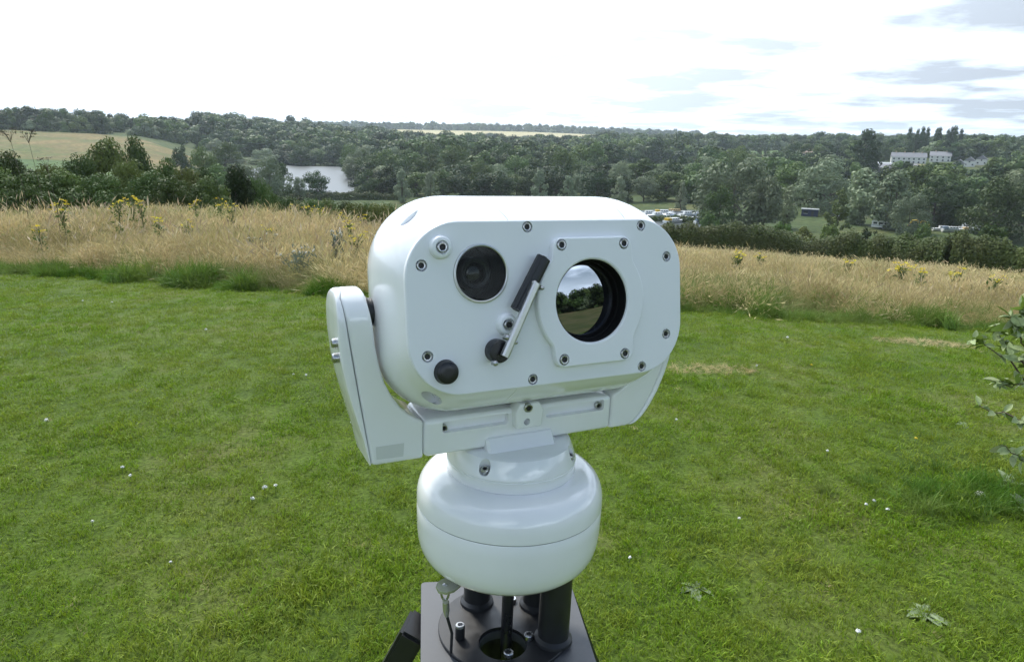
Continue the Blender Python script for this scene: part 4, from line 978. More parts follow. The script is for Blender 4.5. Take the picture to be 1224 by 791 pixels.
# ------------------------------------------------------------------ buildings, boats and vehicles in the valley
M['render_white'] = mat_plain('white_render', (.60, .60, .56), 0.8, noise=.06, nscale=1.5)
M['brick_tan'] = mat_plain('tan_brick', (.42, .33, .22), 0.85, noise=.12, nscale=2)
M['slate'] = mat_plain('grey_slate', (.20, .20, .21), 0.7, noise=.12, nscale=2)
M['tile_roof'] = mat_plain('brown_tile', (.26, .19, .14), 0.8, noise=.15, nscale=2)
M['sheet_roof'] = mat_plain('pale_sheet_roof', (.42, .44, .45), 0.45, noise=.08, nscale=1)
M['pane'] = mat_plain('window_pane', (.03, .035, .04), 0.1)
M['darkwall'] = mat_plain('dark_boards', (.05, .052, .055), 0.8, noise=.15, nscale=3)
M['navy'] = mat_plain('navy_paint', (.018, .028, .075), 0.5, noise=.1, nscale=2)
M['thatch'] = mat_plain('mossy_thatch', (.14, .125, .055), 0.95, noise=.25, nscale=6, bump=.4)
M['gel'] = mat_plain('white_gelcoat', (.76, .77, .76), 0.3, noise=.03, nscale=2)
M['yellow'] = mat_plain('yellow_paint', (.62, .42, .03), 0.4, noise=.06, nscale=3)
M['bluetarp'] = mat_plain('blue_grey_cover', (.20, .26, .33), 0.6, noise=.08, nscale=3)
M['tan_cover'] = mat_plain('tan_canvas', (.46, .34, .16), 0.7, noise=.1, nscale=3)
M['tyre'] = mat_plain('tyre', (.015, .015, .015), 0.8)
def place(name, px, d, label, cat, group=None, yaw=None, lift=0.0, pt_=None):
    if pt_ is None:
        az = az_of(px, 200); x, y = math.sin(az) * d, math.cos(az) * d; z = terr1(x, y)
    else: x, y, z = pt_
    o = tag(empty(name, (x, y, z + lift)), label, cat, group)
    o.rotation_euler = (0, 0, (-math.atan2(x, y) if yaw is None else yaw)); return o
def pbox(name, par, c, s, mat, bev=0.0):
    V, F = boxv(*c, *s); me = mesh(name, V, F, mat)
    if bev:
        bm = bmesh.new(); bm.from_mesh(me); bmesh.ops.bevel(bm, geom=bm.edges[:], offset=bev, segments=2, affect='EDGES'); bm.to_mesh(me); bm.free()
    return link(name, me, par)
def gable(name, par, x0, x1, y0, y1, z, h, mat, ov=.35, along='x'):
    if along == 'x':
        ym = (y0 + y1) / 2; P = [(x0 - ov, y0 - ov, z - .1), (x0 - ov, ym, z + h), (x0 - ov, y1 + ov, z - .1), (x1 + ov, y0 - ov, z - .1), (x1 + ov, ym, z + h), (x1 + ov, y1 + ov, z - .1)]
    else:
        xm = (x0 + x1) / 2; P = [(x0 - ov, y0 - ov, z - .1), (xm, y0 - ov, z + h), (x1 + ov, y0 - ov, z - .1), (x0 - ov, y1 + ov, z - .1), (xm, y1 + ov, z + h), (x1 + ov, y1 + ov, z - .1)]
    F = [(0, 1, 2), (3, 5, 4), (0, 3, 4, 1), (1, 4, 5, 2), (0, 2, 5, 3)]
    return link(name, mesh(name, P, F, mat), par)
def house(name, px, d, label, L, D, H, RH_, wall, roof, wins, group=None, yaw=None, chim=0, cat='house', along='x', lift=-.4):
    """front faces -y; wins: list of (x, z, w, h)"""
    o = place(name, px, d, label, cat, group, yaw, lift)
    pbox('wall', o, (0, 0, H / 2), (L, D, H), wall); r = gable('roof', o, -L / 2, L / 2, -D / 2, D / 2, H + .12, RH_, roof, along=along)
    for i in range(chim): pbox('chimney', r, (-L / 2 + L * (i + .5) / chim, 0, H + RH_), (.9, .7, 2.0), M['brick_tan'])
    for x, z, w, h in wins:
        f = pbox('window', o, (x, -D / 2 - .01, z), (w, .12, h), M['gel']); pbox('pane', f, (x, -D / 2 - .08, z), (w * .82, .06, h * .84), M['pane'])
    return o
wn = [(x, z, 1.5, 1.4) for x in np.arange(-9.9, 10, 3.3) for z in (1.5, 3.8)]
house('terraced_house', 1084, 622, 'long white rendered terrace with grey roof on the hillside', 23, 9, 5.0, 3.2, M['render_white'], M['slate'], wn, chim=4, yaw=rad(-22))
wn2 = [(x, z, 1.4, 1.3) for x in np.arange(-5.4, 6, 3.6) for z in (1.5, 3.6)]
house('terraced_house', 1122, 640, 'shorter pale terrace right of the long white one', 14, 9, 4.6, 3.0, M['render_white'], M['slate'], wn2, chim=2, yaw=rad(-30))
house('barn', 1050, 556, 'low dark barn with pale sheet roof below the white terrace', 15, 9, 3.2, 2.6, M['darkwall'], M['sheet_roof'], [(-4, 1.4, 2.2, 2)], yaw=rad(-38), cat='barn')
house('barn', 1074, 540, 'wide grey farm shed with shallow sheet roof', 22, 12, 3.4, 2.4, M['darkwall'], M['slate'], [(3, 1.5, 3, 2.2)], yaw=rad(-24), cat='barn')
house('stable', 1104, 552, 'long tan roofed stable block below the terrace', 19, 7, 2.6, 1.8, M['brick_tan'], M['tan_cover'], [(x, 1.4, 1.0, 1.1) for x in (-7, -3.5, 0, 3.5, 7)], yaw=rad(-28), cat='stable')
for px, d, lab in ((1146, 560, 'white gabled cottage beside the dark trees'), (1158, 585, 'white cottage with grey roof left of the estate edge'), (1172, 600, 'pale gabled house half hidden by trees')):
    house('cottage', px, d, lab, 6.5, 6, 4.2, 2.6, M['render_white'], M['slate'], [(-2, 1.8, 1.2, 1.2), (2, 1.8, 1.2, 1.2), (0, 3.6, 1.2, 1.0)], along='y', yaw=rad(-35))
house('bungalow', 975, 700, 'long low tan building on the ridge', 26, 8, 3.6, 2.6, M['brick_tan'], M['tile_roof'], [(x, 1.9, 1.6, 1.3) for x in np.arange(-11, 12, 3.6)], yaw=rad(-18))
house('house', 886, 640, 'pale house among trees above the allotments', 11, 8, 5, 3.4, M['render_white'], M['tile_roof'], [(-3, 1.8, 1.3, 1.3), (3, 1.8, 1.3, 1.3), (-3, 4.2, 1.3, 1.2), (3, 4.2, 1.3, 1.2)], yaw=rad(-12))
house('barn', 806, 500, 'long low grey barn beyond the valley wood', 24, 9, 2.8, 1.9, M['darkwall'], M['sheet_roof'], [(5, 1.4, 3, 2)], yaw=rad(-8), cat='barn')
for px, d, lab in ((1119, 545, 'white parked van below the terrace'), (1127, 548, 'white parked van beside another one below the terrace'), (1135, 550, 'white parked van at the end of the row below the terrace')):
    o = place('parked_van', px, d, lab, 'van', 'vans parked below the terrace', rad(-20)); pbox('body', o, (0, 0, 1.15), (4.6, 1.9, 1.5), M['gel'], .15); pbox('windscreen', o, (-1.9, -.97, 1.5), (.7, .05, .5), M['pane'])
    for x in (-1.5, 1.5):
        V, F = lathe([(.34, -.12), (.34, .12)], 16); V = np.column_stack([V[:, 0] + x, V[:, 2] - .92, V[:, 1] + .34]); link('wheel', mesh('wheel', V, F, M['tyre']), o)
# -- caravan field behind the hedge
def caravan(px, py, label, yaw, L=6.2, group=None):
    d = np.hypot(*ground_hit(px, py)[:2]); o = place('caravan', px, d, label, 'caravan', group, yaw)
    prof = [(-L / 2, .55), (L / 2 - .3, .55), (L / 2, .9), (L / 2, 2.1), (L / 2 - .35, 2.62), (-L / 2 + .3, 2.7), (-L / 2, 2.35)]
    V = [(x, y, z) for y in (-1.1, 1.1) for x, z in prof]; n = len(prof); F = [tuple(range(n - 1, -1, -1)), tuple(range(n, 2 * n))] + [(i, (i + 1) % n, n + (i + 1) % n, n + i) for i in range(n)]
    b_ = link('body', mesh('body', V, F, M['gel']), o); pbox('stripe', b_, (0, -1.115, 1.15), (L * .96, .02, .16), M['bluetarp'])
    for x, w in ((-L * .3, 1.1), (L * .02, 1.2), (L * .33, .9)): pbox('window', o, (x, -1.12, 1.85), (w, .05, .6), M['pane'])
    pbox('door', o, (L * .18, -1.13, 1.55), (.02, .04, 1.7), M['slate']); pbox('step', o, (L * .2, -1.3, .3), (.6, .35, .2), M['slate'])
    for y in (-1.0, 1.0):
        V, F = lathe([(.33, -.1), (.33, .1)], 18); V = np.column_stack([V[:, 0], V[:, 2] + y, V[:, 1] + .33]); link('wheel', mesh('wheel', V, F, M['tyre']), o)
    pbox('tow_bar', o, (-L / 2 - .6, 0, .5), (1.3, .1, .1), M['slate'])
    return o
caravan(1018, 262, 'white touring caravan parked under the pointed yellow green tree', rad(-14))
caravan(1064, 275, 'white caravan in front of the thatched hut', rad(-40), 5.0)
caravan(1176, 279, 'white caravan at the end of the boat yard', rad(-30), 5.6)
d = np.hypot(*ground_hit(975, 259)[:2]); o = place('shed', 975, d, 'dark blue shed with pale flat roof edge beside the caravan field', 'shed')
pbox('wall', o, (0, 0, 1.25), (5.6, 3.2, 2.5), M['navy']); pbox('roof', o, (0, -.1, 2.6), (6.0, 3.7, .2), M['sheet_roof']); pbox('door', o, (.9, -1.62, 1.0), (.9, .06, 2.0), M['darkwall']); f_ = pbox('window', o, (-1.4, -1.62, 1.5), (1.4, .06, .8), M['pane']); pbox('frame', f_, (-1.4, -1.66, 1.06), (1.5, .05, .08), M['gel'])
d = np.hypot(*ground_hit(1069, 272)[:2]); o = place('thatched_hut', 1069, d + 4, 'squat hut with mossy brown roof among the caravans', 'hut')
pbox('wall', o, (0, 0, .9), (6.4, 4, 1.8), M['brick_tan']); gable('roof', o, -3.3, 3.3, -2.1, 2.1, 1.75, 1.9, M['thatch']); pbox('door', o, (0, -2.02, .85), (.9, .06, 1.7), M['darkwall'])
for px, lab in ((1083, 'leaning white flag pole right of the thatched hut'), (1096, 'white curved awning pole beside the yellow digger')):
    d = np.hypot(*ground_hit(px, 277)[:2]); o = place('flag_pole', px, d, lab, 'pole'); V, F = tube_pts(np.array([[0, 0, 0], [.25, 0, 1.2], [.7, 0, 2.2]]), .12, 8); link('pole', mesh('pole', V, F, M['gel'], True), o)
    pbox('banner', o, (.55, 0, 1.6), (.55, .05, 1.1), M['gel'])
# yellow digger
d = np.hypot(*ground_hit(1116, 277)[:2]); o = place('digger', 1116, d, 'yellow digger parked behind the hedge', 'digger', yaw=rad(-25))
pbox('track', o, (0, -.95, .4), (3.0, .5, .75), M['tyre'], .2); pbox('track', o, (0, .95, .4), (3.0, .5, .75), M['tyre'], .2); pbox('body', o, (.5, 0, 1.35), (2.4, 2.2, 1.1), M['yellow'], .15)
c_ = pbox('cab', o, (-.3, -.5, 2.2), (1.4, 1.1, 1.5), M['yellow'], .1); pbox('window', c_, (-.3, -1.06, 2.35), (1.1, .05, .9), M['pane'])
V, F = tube_pts(np.array([[-.9, .2, 1.5], [-2.0, .2, 3.0], [-3.2, .2, 2.9], [-3.9, .2, 1.4]]), [.28, .25, .2, .15], 6); link('arm', mesh('arm', V, F, M['yellow']), o); pbox('bucket', o, (-3.9, .2, 1.0), (.9, .9, .8), M['yellow'], .1)
# -- boats
def boat(pt3, label, yaw, L, cabin, cover, group):
    o = place('boat', 0, 0, label, 'boat', group, yaw, 0, pt3); st = np.linspace(-.5, .5, 9); rings = []
    for s in st:
        b_ = .17 * L * .9 * (1 - max(0, (s - .05) / .47) ** 2.2) + .02; k = .35 + .15 * max(0, s) ; sh = .75 + .35 * max(0, s * 2) ** 2
        rings.append(np.array([(s * L, -b_, sh), (s * L, -b_ * .82, .1), (s * L, 0, -.25), (s * L, b_ * .82, .1), (s * L, b_, sh)]))
    V, F = loft(rings); hl = link('hull', mesh('hull', V, F, M['gel'], False), o)
    pbox('rubbing_strake', hl, (-.1 * L, -.155 * L, .62), (.7 * L, .06, .12), M['navy'] if cover else M['bluetarp'])
    cb = pbox('cabin', o, (-.02 * L, 0, 1.12), (L * .42, L * .21, .75), cabin, .12)
    for x in (-.13, 0, .12): pbox('window', cb, (x * L - .02 * L, -L * .106, 1.22), (L * .07, .05, .26), M['pane'])
    if cover is not None: pbox('cover', o, (-.36 * L, 0, 1.15), (L * .22, L * .25, .75), cover, .15)
    V, F = tube_pts(np.array([[.3 * L, 0, .9], [.3 * L, 0, 1.7]]), .05, 6); link('mast', mesh('mast', V, F, M['alu']), o)
    return o
rng = np.random.default_rng(5)
bl = [(786, 259, 'gel', None), (794, 256, 'gel', 'yellow'), (802, 260, 'gel', None), (809, 255, 'tan_cover', 'tan_cover'), (815, 263, 'gel', 'bluetarp'), (822, 258, 'gel', None), (828, 265, 'gel', 'tan_cover'), (806, 266, 'gel', 'yellow'), (796, 264, 'gel', None), (841, 267, 'gel', 'bluetarp'), (776, 257, 'gel', None), (768, 261, 'gel', 'bluetarp')]
for px, py, c1, c2 in bl:
    p = at_z(px, py, LZ); what = {None: 'open white cruiser', 'yellow': 'white cruiser with yellow stern cover', 'bluetarp': 'white cruiser with blue grey stern cover', 'tan_cover': 'white cruiser with tan stern cover'}[c2]
    if c1 == 'tan_cover': what = 'cruiser with tan cabin and stern cover'
    boat((p[0], p[1], LZ), what + ' moored in the basin below the huge willow', rng.uniform(0, 6.28) * .25 - .8, rng.uniform(6.0, 8.5), M[c1], M[c2] if c2 else None, 'boats moored in the basin')
for px, py, c2, lab in [(1128, 277, None, 'white boat laid up beside the yellow digger'), (1139, 278, 'bluetarp', 'laid up boat with blue grey cover behind the hedge'), (1151, 278, None, 'white boat laid up in the middle of the boat yard'), (1163, 279, 'tan_cover', 'laid up boat with tan cover next to the last caravan')]:
    g = ground_hit(px, py); boat((g[0], g[1], g[2] + .3), lab, rad(-20) + rng.uniform(-.3, .3), 6.5, M['gel'], M[c2] if c2 else None, 'boats laid up behind the hedge')
# ------------------------------------------------------------------ grass
def blades(n, R, h, wd, lean, rng, droop=.5, hv=.35, head=0.0, headlen=.1):
    """n three-segment blades; returns triangles/quads as (k,4,3)"""
    a = rng.uniform(0, 2 * math.pi, n); q = np.sqrt(rng.random(n)) * R; b = np.column_stack([np.cos(a) * q, np.sin(a) * q, np.zeros(n)])
    H = h * rng.uniform(1 - hv, 1 + hv * .6, n); la = rng.uniform(0, 2 * math.pi, n); lv = lean * rng.uniform(.2, 1.2, n); d = np.column_stack([np.cos(la), np.sin(la), np.zeros(n)])
    s = np.column_stack([-np.sin(la + rng.normal(0, .9, n)), np.cos(la + rng.normal(0, .9, n)), np.zeros(n)]); up = np.array([0, 0, 1.])
    def pos(t): return b + d * (H * lv * t ** (1 + droop))[:, None] + up * (H * t * (1 - .35 * lv * t))[:, None]
    Q = []; ts = [0, .38, .72, 1.0]; ws = [1.0, .9, .6, .06]
    for i in range(3):
        p, r = pos(ts[i]), pos(ts[i + 1]); w0, w1 = wd * ws[i] / 2, wd * ws[i + 1] / 2
        Q.append(np.stack([p - s * w0, p + s * w0, r + s * w1, r - s * w1], 1))
    if head > 0:
        p, r = pos(1 - headlen), pos(1.02); m_ = (p + r) / 2; Q.append(np.stack([p, m_ + s * head, r, m_ - s * head], 1))
    return np.concatenate(Q)
M['grass_lawn'] = mat_leaf('lawn_blades', (.082, .162, .004), (.228, .340, .022), (.205, .272, .030), trans=.35, spread=.22, scale=.75, rough=.5)
M['grass_long'] = mat_leaf('long_green_blades', (.060, .135, .012), (.120, .225, .024), (.17, .235, .05), trans=.35, spread=.25, scale=.9, rough=.5)
M['straw'] = mat_leaf('dry_grass', (.50, .395, .185), (.70, .585, .34), (.38, .315, .14), trans=.3, spread=.25, scale=1.7, rough=.7, spec=.15)
M['straw2'] = mat_leaf('half_green_grass', (.20, .20, .075), (.40, .35, .17), (.24, .27, .09), trans=.3, spread=.2, scale=1.6, rough=.7, spec=.15)
rg = np.random.default_rng(9)
def bl_obj(nm, *a, mat=None, **k): return bpy.data.objects.new(nm, quads_mesh(nm, blades(*a, rng=rg, **k), mat))
proto_coll('lawn_tuft', [bl_obj('t', 34, .062, h * .72, .0033, ln, mat=M['grass_lawn'], droop=.8) for h, ln in ((.030, .9), (.036, 1.1), (.042, 1.0), (.028, 1.4), (.038, .7), (.034, 1.5))])
proto_coll('long_tuft', [bl_obj('t', 60, .11, h, .0060, ln, mat=M['grass_long'], droop=1.0) for h, ln in ((.20, .8), (.26, .7), (.16, 1.0), (.30, .9))])
proto_coll('straw_tuft', [bl_obj('t', 64, .20, h, w_ * .72, ln, mat=M[m_], droop=1.0, head=hd, headlen=.16) for h, w_, ln, m_, hd in ((.56, .0050, .6, 'straw', .007), (.62, .0050, .8, 'straw', .008), (.48, .0055, 1.0, 'straw', .006), (.42, .006, .9, 'straw2', .004), (.58, .005, .7, 'straw', .009))])
proto_coll('straw_far', [bl_obj('t', 120, .55, h, .0085, ln, mat=M[m_], droop=1.0, head=.010, headlen=.2) for h, ln, m_ in ((.46, .7, 'straw'), (.50, .9, 'straw'), (.42, 1.0, 'straw'), (.40, .8, 'straw2'))])
def scat(name, X, Y, coll, label, hs=(.8, 1.25), idx=None, seed=0, tilt=.12, wind=0.0, lift=0.0, wide=None, hmul=1.0):
    r = np.random.default_rng(seed); n = len(X); Z = terr(X, Y) + lift; s = r.uniform(*hs, n) * hmul
    wx = (vnoise(X, Y, 1.8) - .5) * 2 * wind + r.normal(0, tilt, n); wy = (vnoise(X + 50, Y + 20, 1.5) - .5) * 2 * wind + r.normal(0, tilt, n)
    rot = np.column_stack([wx, wy, r.uniform(0, 6.28, n)]); sw = s if wide is None else np.full(n, wide)
    scl = np.column_stack([sw, sw, s]); nc_ = len(coll.objects)
    o = scatter(name, np.column_stack([X, Y, Z]), rot, scl, r.integers(0, nc_, n) if idx is None else idx, coll); tag(o, label, 'grass', kind='stuff'); return o
r = np.random.default_rng(3)
# mown lawn in front of the camera
n = 34000; Y = 1.35 + 8.2 * r.random(n) ** 1.15; X = r.uniform(-1, 1, n) * (.80 * Y + 1.4); k = (Y < edge_y(X) + .1); X, Y = X[k], Y[k]
bare = np.zeros(len(X), bool)
BARE = [((842, 451), .34, .10), ((1105, 402), .50, .16)]
for (px, py), a_, b_ in BARE:
    c = at_z(px, py); bare |= ((X - c[0]) / a_) ** 2 + ((Y - c[1]) / b_) ** 2 < (.1 + 1.5 * vnoise(X, Y, .14))
X, Y = X[~bare], Y[~bare]
hs = .55 + .85 * vnoise(X, Y, .45) * vnoise(X + 9, Y, .16) * 1.6
o = scat('lawn_grass', X, Y, PROTO['lawn_tuft'], 'short mown lawn grass around the tripod', (.75, 1.35), seed=1, tilt=.25, lift=.008, hmul=.72 + .6 * vnoise(X, Y, .35) * vnoise(X + 9, Y, .13))
# straw litter on the bare patches
proto_coll('litter', [bl_obj('t', 26, .06, .05, .003, 2.4, mat=M['straw'], droop=.3) for _ in range(3)])
LX, LY = [], []
for (px, py), a_, b_ in BARE:
    c = at_z(px, py); m_ = int(130 * a_ / .34); t_ = r.uniform(0, 6.28, m_); q = np.sqrt(r.random(m_)) * 1.05; LX.append(c[0] + np.cos(t_) * q * a_); LY.append(c[1] + np.sin(t_) * q * b_)
X = np.concatenate(LX + [r.uniform(-5, 5, 70)]); Y = np.concatenate(LY + [r.uniform(1.8, 6, 70)])
tag(scat('dry_clippings', X, Y, PROTO['litter'], 'dry brown clippings lying on bare lawn patches', (.25, .5), seed=2, tilt=.5, lift=.012), kind='stuff')
# bright long grass along the edge: clumps of different size with gaps between
EXs, EYs, EHs = [], [], []
for x in np.arange(-13, 13, .16):
    if r.random() < .30 + .5 * vnoise(x, 0, 1.3):
        m_ = int(r.uniform(10, 34)); sx, sy = r.uniform(.07, .2), r.uniform(.05, .14); cx_ = x + r.normal(0, .1); cy_ = float(edge_y(cx_)) + abs(r.normal(0, .22)); hh = r.uniform(.35, 1.15) * (.5 + .8 * vnoise(x, 5, 2.1))
        EXs.append(cx_ + r.normal(0, sx, m_)); EYs.append(cy_ + r.normal(0, sy, m_)); EHs.append(np.full(m_, hh))
X, Y, hh = np.concatenate(EXs), np.concatenate(EYs), np.concatenate(EHs)
scat('long_grass', X, Y, PROTO['long_tuft'], 'bright long green grass along the lawn edge', (.6, 1.0), seed=4, tilt=.38, wind=.5, hmul=hh)
n = 2200; X = r.uniform(-13, 13, n); Y = edge_y(X) + np.abs(r.normal(0, .25, n)); scat('edge_grass', X, Y, PROTO['long_tuft'], 'low green grass under the meadow edge', (.2, .4), seed=14, tilt=.4, wind=.3)
# thick darker tussock by the sapling
c = at_z(1165, 612); n = 220; X = c[0] + .12 + r.normal(0, .34, n); Y = c[1] + r.normal(0, .11, n)
scat('tussock_grass', X, Y, PROTO['long_tuft'], 'dark unmown grass tussock below the sapling', (.2, .45), seed=5, tilt=.4, wind=.3)
# dry meadow
def meadow(n, d0, d1, seed, arange=(-41, 41)):
    r = np.random.default_rng(seed); a = rad(1) * r.uniform(*arange, n); d = np.sqrt(r.uniform(d0 ** 2, d1 ** 2, n)); X, Y = np.sin(a) * d, np.cos(a) * d
    k = Y > edge_y(X) + .05 + .55 * vnoise(X, Y, .8) + .2 * r.random(n); return X[k], Y[k]
X, Y = meadow(11500, 5.5, 16, 6, (-46, 46))
g = vnoise(X, Y, 1.4) * .6 + vnoise(X + 30, Y, .5) * .4 + .12 * (1 - smoothstep(.4, 1.6, Y - edge_y(X)))
idx = np.where(g > .74, 3, r.integers(0, 5, len(X)))
hl = .55 + .45 * smoothstep(.3, 1.8, Y - edge_y(X))
o = scat('meadow_grass', X, Y, PROTO['straw_tuft'], 'tall dry straw coloured meadow grass beyond the lawn', (.55, .95), idx=idx, seed=7, tilt=.22, wind=1.5, hmul=.62 + .62 * vnoise(X + 7, Y, 1.7) * hl * np.where(X > 1.5, .62, 1.0))
kk = (vnoise(X + 11, Y + 5, 1.1) > .64) & (Y - edge_y(X) < 6)
scat('green_undergrowth', X[kk], Y[kk], PROTO['long_tuft'], 'green tussocks among the dry meadow grass', (.5, 1.0), seed=8, tilt=.4, wind=.6)
kk = vnoise(X + 3, Y + 8, 2.3) * .7 + vnoise(X, Y + 70, .8) * .3 > .74
scat('meadow_weeds', X[kk], Y[kk], PROTO['long_tuft'], 'green weeds and soft grass mixed into the dry meadow', (.6, 1.2), seed=18, tilt=.3, wind=.5)
X, Y = meadow(12000, 14, 34, 9); scat('distant_meadow_grass', X, Y, PROTO['straw_far'], 'dry meadow grass on the slope', (.65, 1.0), idx=np.where(vnoise(X + 5, Y, 2.6) > .68, 3, r.integers(0, 3, len(X))), seed=10, tilt=.16, wind=.7, hmul=np.where(X > 1.5, .58, 1.0) * (.6 + .7 * vnoise(X, Y, 3.1)))
X, Y = meadow(13000, 32, 76, 11, (-9, 42))
k = ~((np.degrees(np.arctan2(X, Y)) < 8) & (np.hypot(X, Y) > 50)); scat('lower_meadow_grass', X[k], Y[k], PROTO['straw_far'], 'dry meadow grass running down to the hedge', (.55, .85), seed=12, tilt=.14, wind=.5, wide=1.5)

# taller single stalks with loose seed heads
M['seedhead'] = mat_leaf('seed_heads', (.34, .26, .15), (.52, .43, .28), trans=.3, spread=.25)
proto_coll('seed_stem', [bl_obj('t', 5, .10, h, .0034, .35, mat=M['seedhead'], droop=1.4, head=.011, headlen=.2) for h in (.72, .85, .64)])
X, Y = meadow(2600, 6, 22, 44); kk = vnoise(X + 2, Y, 1.9) > .42
scat('seeding_grass', X[kk], Y[kk], PROTO['seed_stem'], 'taller seeding grass stalks standing over the meadow', (.7, 1.1), seed=45, tilt=.16, wind=.4, hmul=np.where(X[kk] > 1.5, .55, 1.0))
# ------------------------------------------------------------------ plants that stand out in the meadow and lawn
M['stem'] = mat_plain('plant_stem', (.11, .14, .05), 0.7, noise=.2, nscale=20)
M['stem_dry'] = mat_plain('dry_stem', (.085, .075, .05), 0.85, noise=.2, nscale=20)
M['ragyellow'] = mat_leaf('ragwort_yellow', (.62, .50, .02), (.78, .66, .04), trans=.25, spread=.12)
M['herb'] = mat_leaf('herb_leaf', (.07, .12, .03), (.12, .17, .05), trans=.3, spread=.2)
M['thistle'] = mat_leaf('thistle_leaf', (.14, .17, .12), (.22, .24, .18), trans=.2, spread=.15)
M['fluff'] = mat_leaf('seed_fluff', (.62, .60, .55), (.75, .73, .68), trans=.4, spread=.1)
def ragwort(px, top, d, label, seed, spread=1.0, nh=9):
    r = np.random.default_rng(seed); p = at_dist(px, top, d); z = terr1(p[0], p[1]); H = min(1.35, max(.55, p[2] - z))
    o = tag(empty('ragwort_plant', (p[0], p[1], z)), label, 'ragwort', 'yellow ragwort plants in the meadow')
    V, F = [], []
    def add(v, f):
        k = len(V); V.extend(v.tolist()); F.extend([tuple(i + k for i in x) for x in f])
    v, f = tube_pts(np.array([[0, 0, 0], [.01, 0, H * .5], [.0, .01, H * .93]]), [.007, .006, .004], 6); add(v, f); heads = []
    for i in range(nh):
        a = r.uniform(0, 6.28); zz = H * r.uniform(.45, .75); e = np.array([math.cos(a) * r.uniform(.03, .15) * spread, math.sin(a) * r.uniform(.03, .15) * spread, H * r.uniform(.78, 1.0)])
        v, f = tube_pts(np.array([[0, 0, zz], e * [.6, .6, 1] - [0, 0, .06], e]), [.004, .003, .002], 5); add(v, f); heads.append(e)
    link('stem', mesh('stem', V, F, M['stem'], True), o)
    n = 90; P = np.column_stack([r.normal(0, .045, n), r.normal(0, .045, n), r.uniform(.05, .85, n) * H]); link('foliage', quads_mesh('foliage', leaf_quads(P, r.normal(0, 1, (n, 3)), .038, r, .35), M['herb']), o)
    for e in heads:
        n = 16; P = e + np.column_stack([r.normal(0, .016, n), r.normal(0, .016, n), r.normal(0, .007, n)]); nn = np.tile([0, 0, 1.], (n, 1)); link('flower_cluster', quads_mesh('flower_cluster', leaf_quads(P, nn, .0105, r, .9, .5), M['ragyellow']), o)
    return o
RAGS = [(72, 238, 14, 'tall leafy ragwort standing clear of the grass near the lawn edge', 1.2, 12), (45, 268, 13, 'small ragwort in front of the tall leafy one', .8, 6), (139, 236, 14, None, 1, 8), (156, 233, 15, None, 1, 9), (167, 236, 14.5, None, .9, 7), (188, 257, 13, 'ragwort halfway up the grass below the row of yellow heads', .8, 7), (223, 262, 13, 'lone ragwort beside a green hollow in the grass', .8, 6), (232, 238, 17, None, 1, 8), (262, 237, 18, None, 1, 8), (276, 244, 16, None, .9, 7), (320, 268, 13, 'small ragwort above the grey thistle', .8, 6), (345, 243, 20, None, 1, 8), (368, 246, 19, None, 1.1, 9), (382, 249, 20, None, 1, 8), (408, 253, 18, None, 1, 8), (433, 256, 18, None, 1, 7), (426, 276, 11, 'tall ragwort right beside the camera housing', 1.1, 10), (418, 262, 13, 'ragwort behind the one beside the camera housing', .9, 7),
        (1015, 305, 15, 'ragwort in the middle of the meadow before the caravans', .9, 8), (1080, 309, 13, 'bushy ragwort with many yellow heads before the thatched hut', 1.5, 16), (1102, 322, 12, 'low ragwort right of the bushy one', .7, 5), (1140, 318, 14, 'ragwort with two leaning heads before the boat yard', 1, 7), (1149, 314, 15, 'small ragwort behind the leaning one', .8, 6), (1193, 329, 12.5, 'sparse ragwort before the bright tree', .7, 5), (884, 300, 14, 'ragwort just right of the camera face below the hedge', .9, 7), (881, 311, 13, 'low ragwort in front of the one below the hedge', .7, 5), (910, 298, 15, 'faint ragwort below the dense dark hedge', .8, 6)]
for i, (px, top, d, lab, sp, nh) in enumerate(RAGS): ragwort(px, top + (5 if px > 600 else 0), d, lab or 'ragwort in the row of yellow heads along the crest of the meadow', 100 + i, sp, nh)
def thistle(px, top, d, label, seed, W_=.2):
    r = np.random.default_rng(seed); p = at_dist(px, top, d); z = terr1(p[0], p[1]); H = max(.5, min(1.3, p[2] - z)); o = tag(empty('thistle_plant', (p[0], p[1], z)), label, 'thistle', 'grey thistles in the meadow')
    V, F = [], []; tips = []
    for i in range(7):
        a = r.uniform(0, 6.28); q = W_ * r.uniform(.2, 1); e = np.array([math.cos(a) * q, math.sin(a) * q, H * r.uniform(.75, 1)]); v, f = tube_pts(np.array([[0, 0, 0], e * [.35, .35, .5], e]), [.006, .005, .003], 5); k = len(V); V.extend(v.tolist()); F.extend([tuple(j + k for j in x) for x in f]); tips.append(e)
    link('stem', mesh('stem', V, F, M['stem'], True), o); n = 420; t_ = np.array(tips)[r.integers(0, 7, n)]; u = r.uniform(.1, 1, n)[:, None]; P = t_ * np.column_stack([u[:, 0] ** 1.5, u[:, 0] ** 1.5, u[:, 0]]) + r.normal(0, .03, (n, 3))
    link('foliage', quads_mesh('foliage', leaf_quads(P, r.normal(0, 1, (n, 3)), .028, r, .3), M['thistle']), o)
    for e in tips:
        P = e + r.normal(0, .008, (9, 3)); link('seed_head', quads_mesh('seed_head', leaf_quads(P, r.normal(0, 1, (9, 3)), .009, r, .8), M['fluff']), o)
thistle(356, 296, 8.9, 'grey thistle with white seed heads by the lawn edge left of the camera', 1, .22)
thistle(316, 278, 10.5, 'pale thistle deeper in the grass behind the lawn edge one', 2, .24)
thistle(402, 272, 9.6, 'thistle close to the yoke arm in the dry grass', 3, .12)
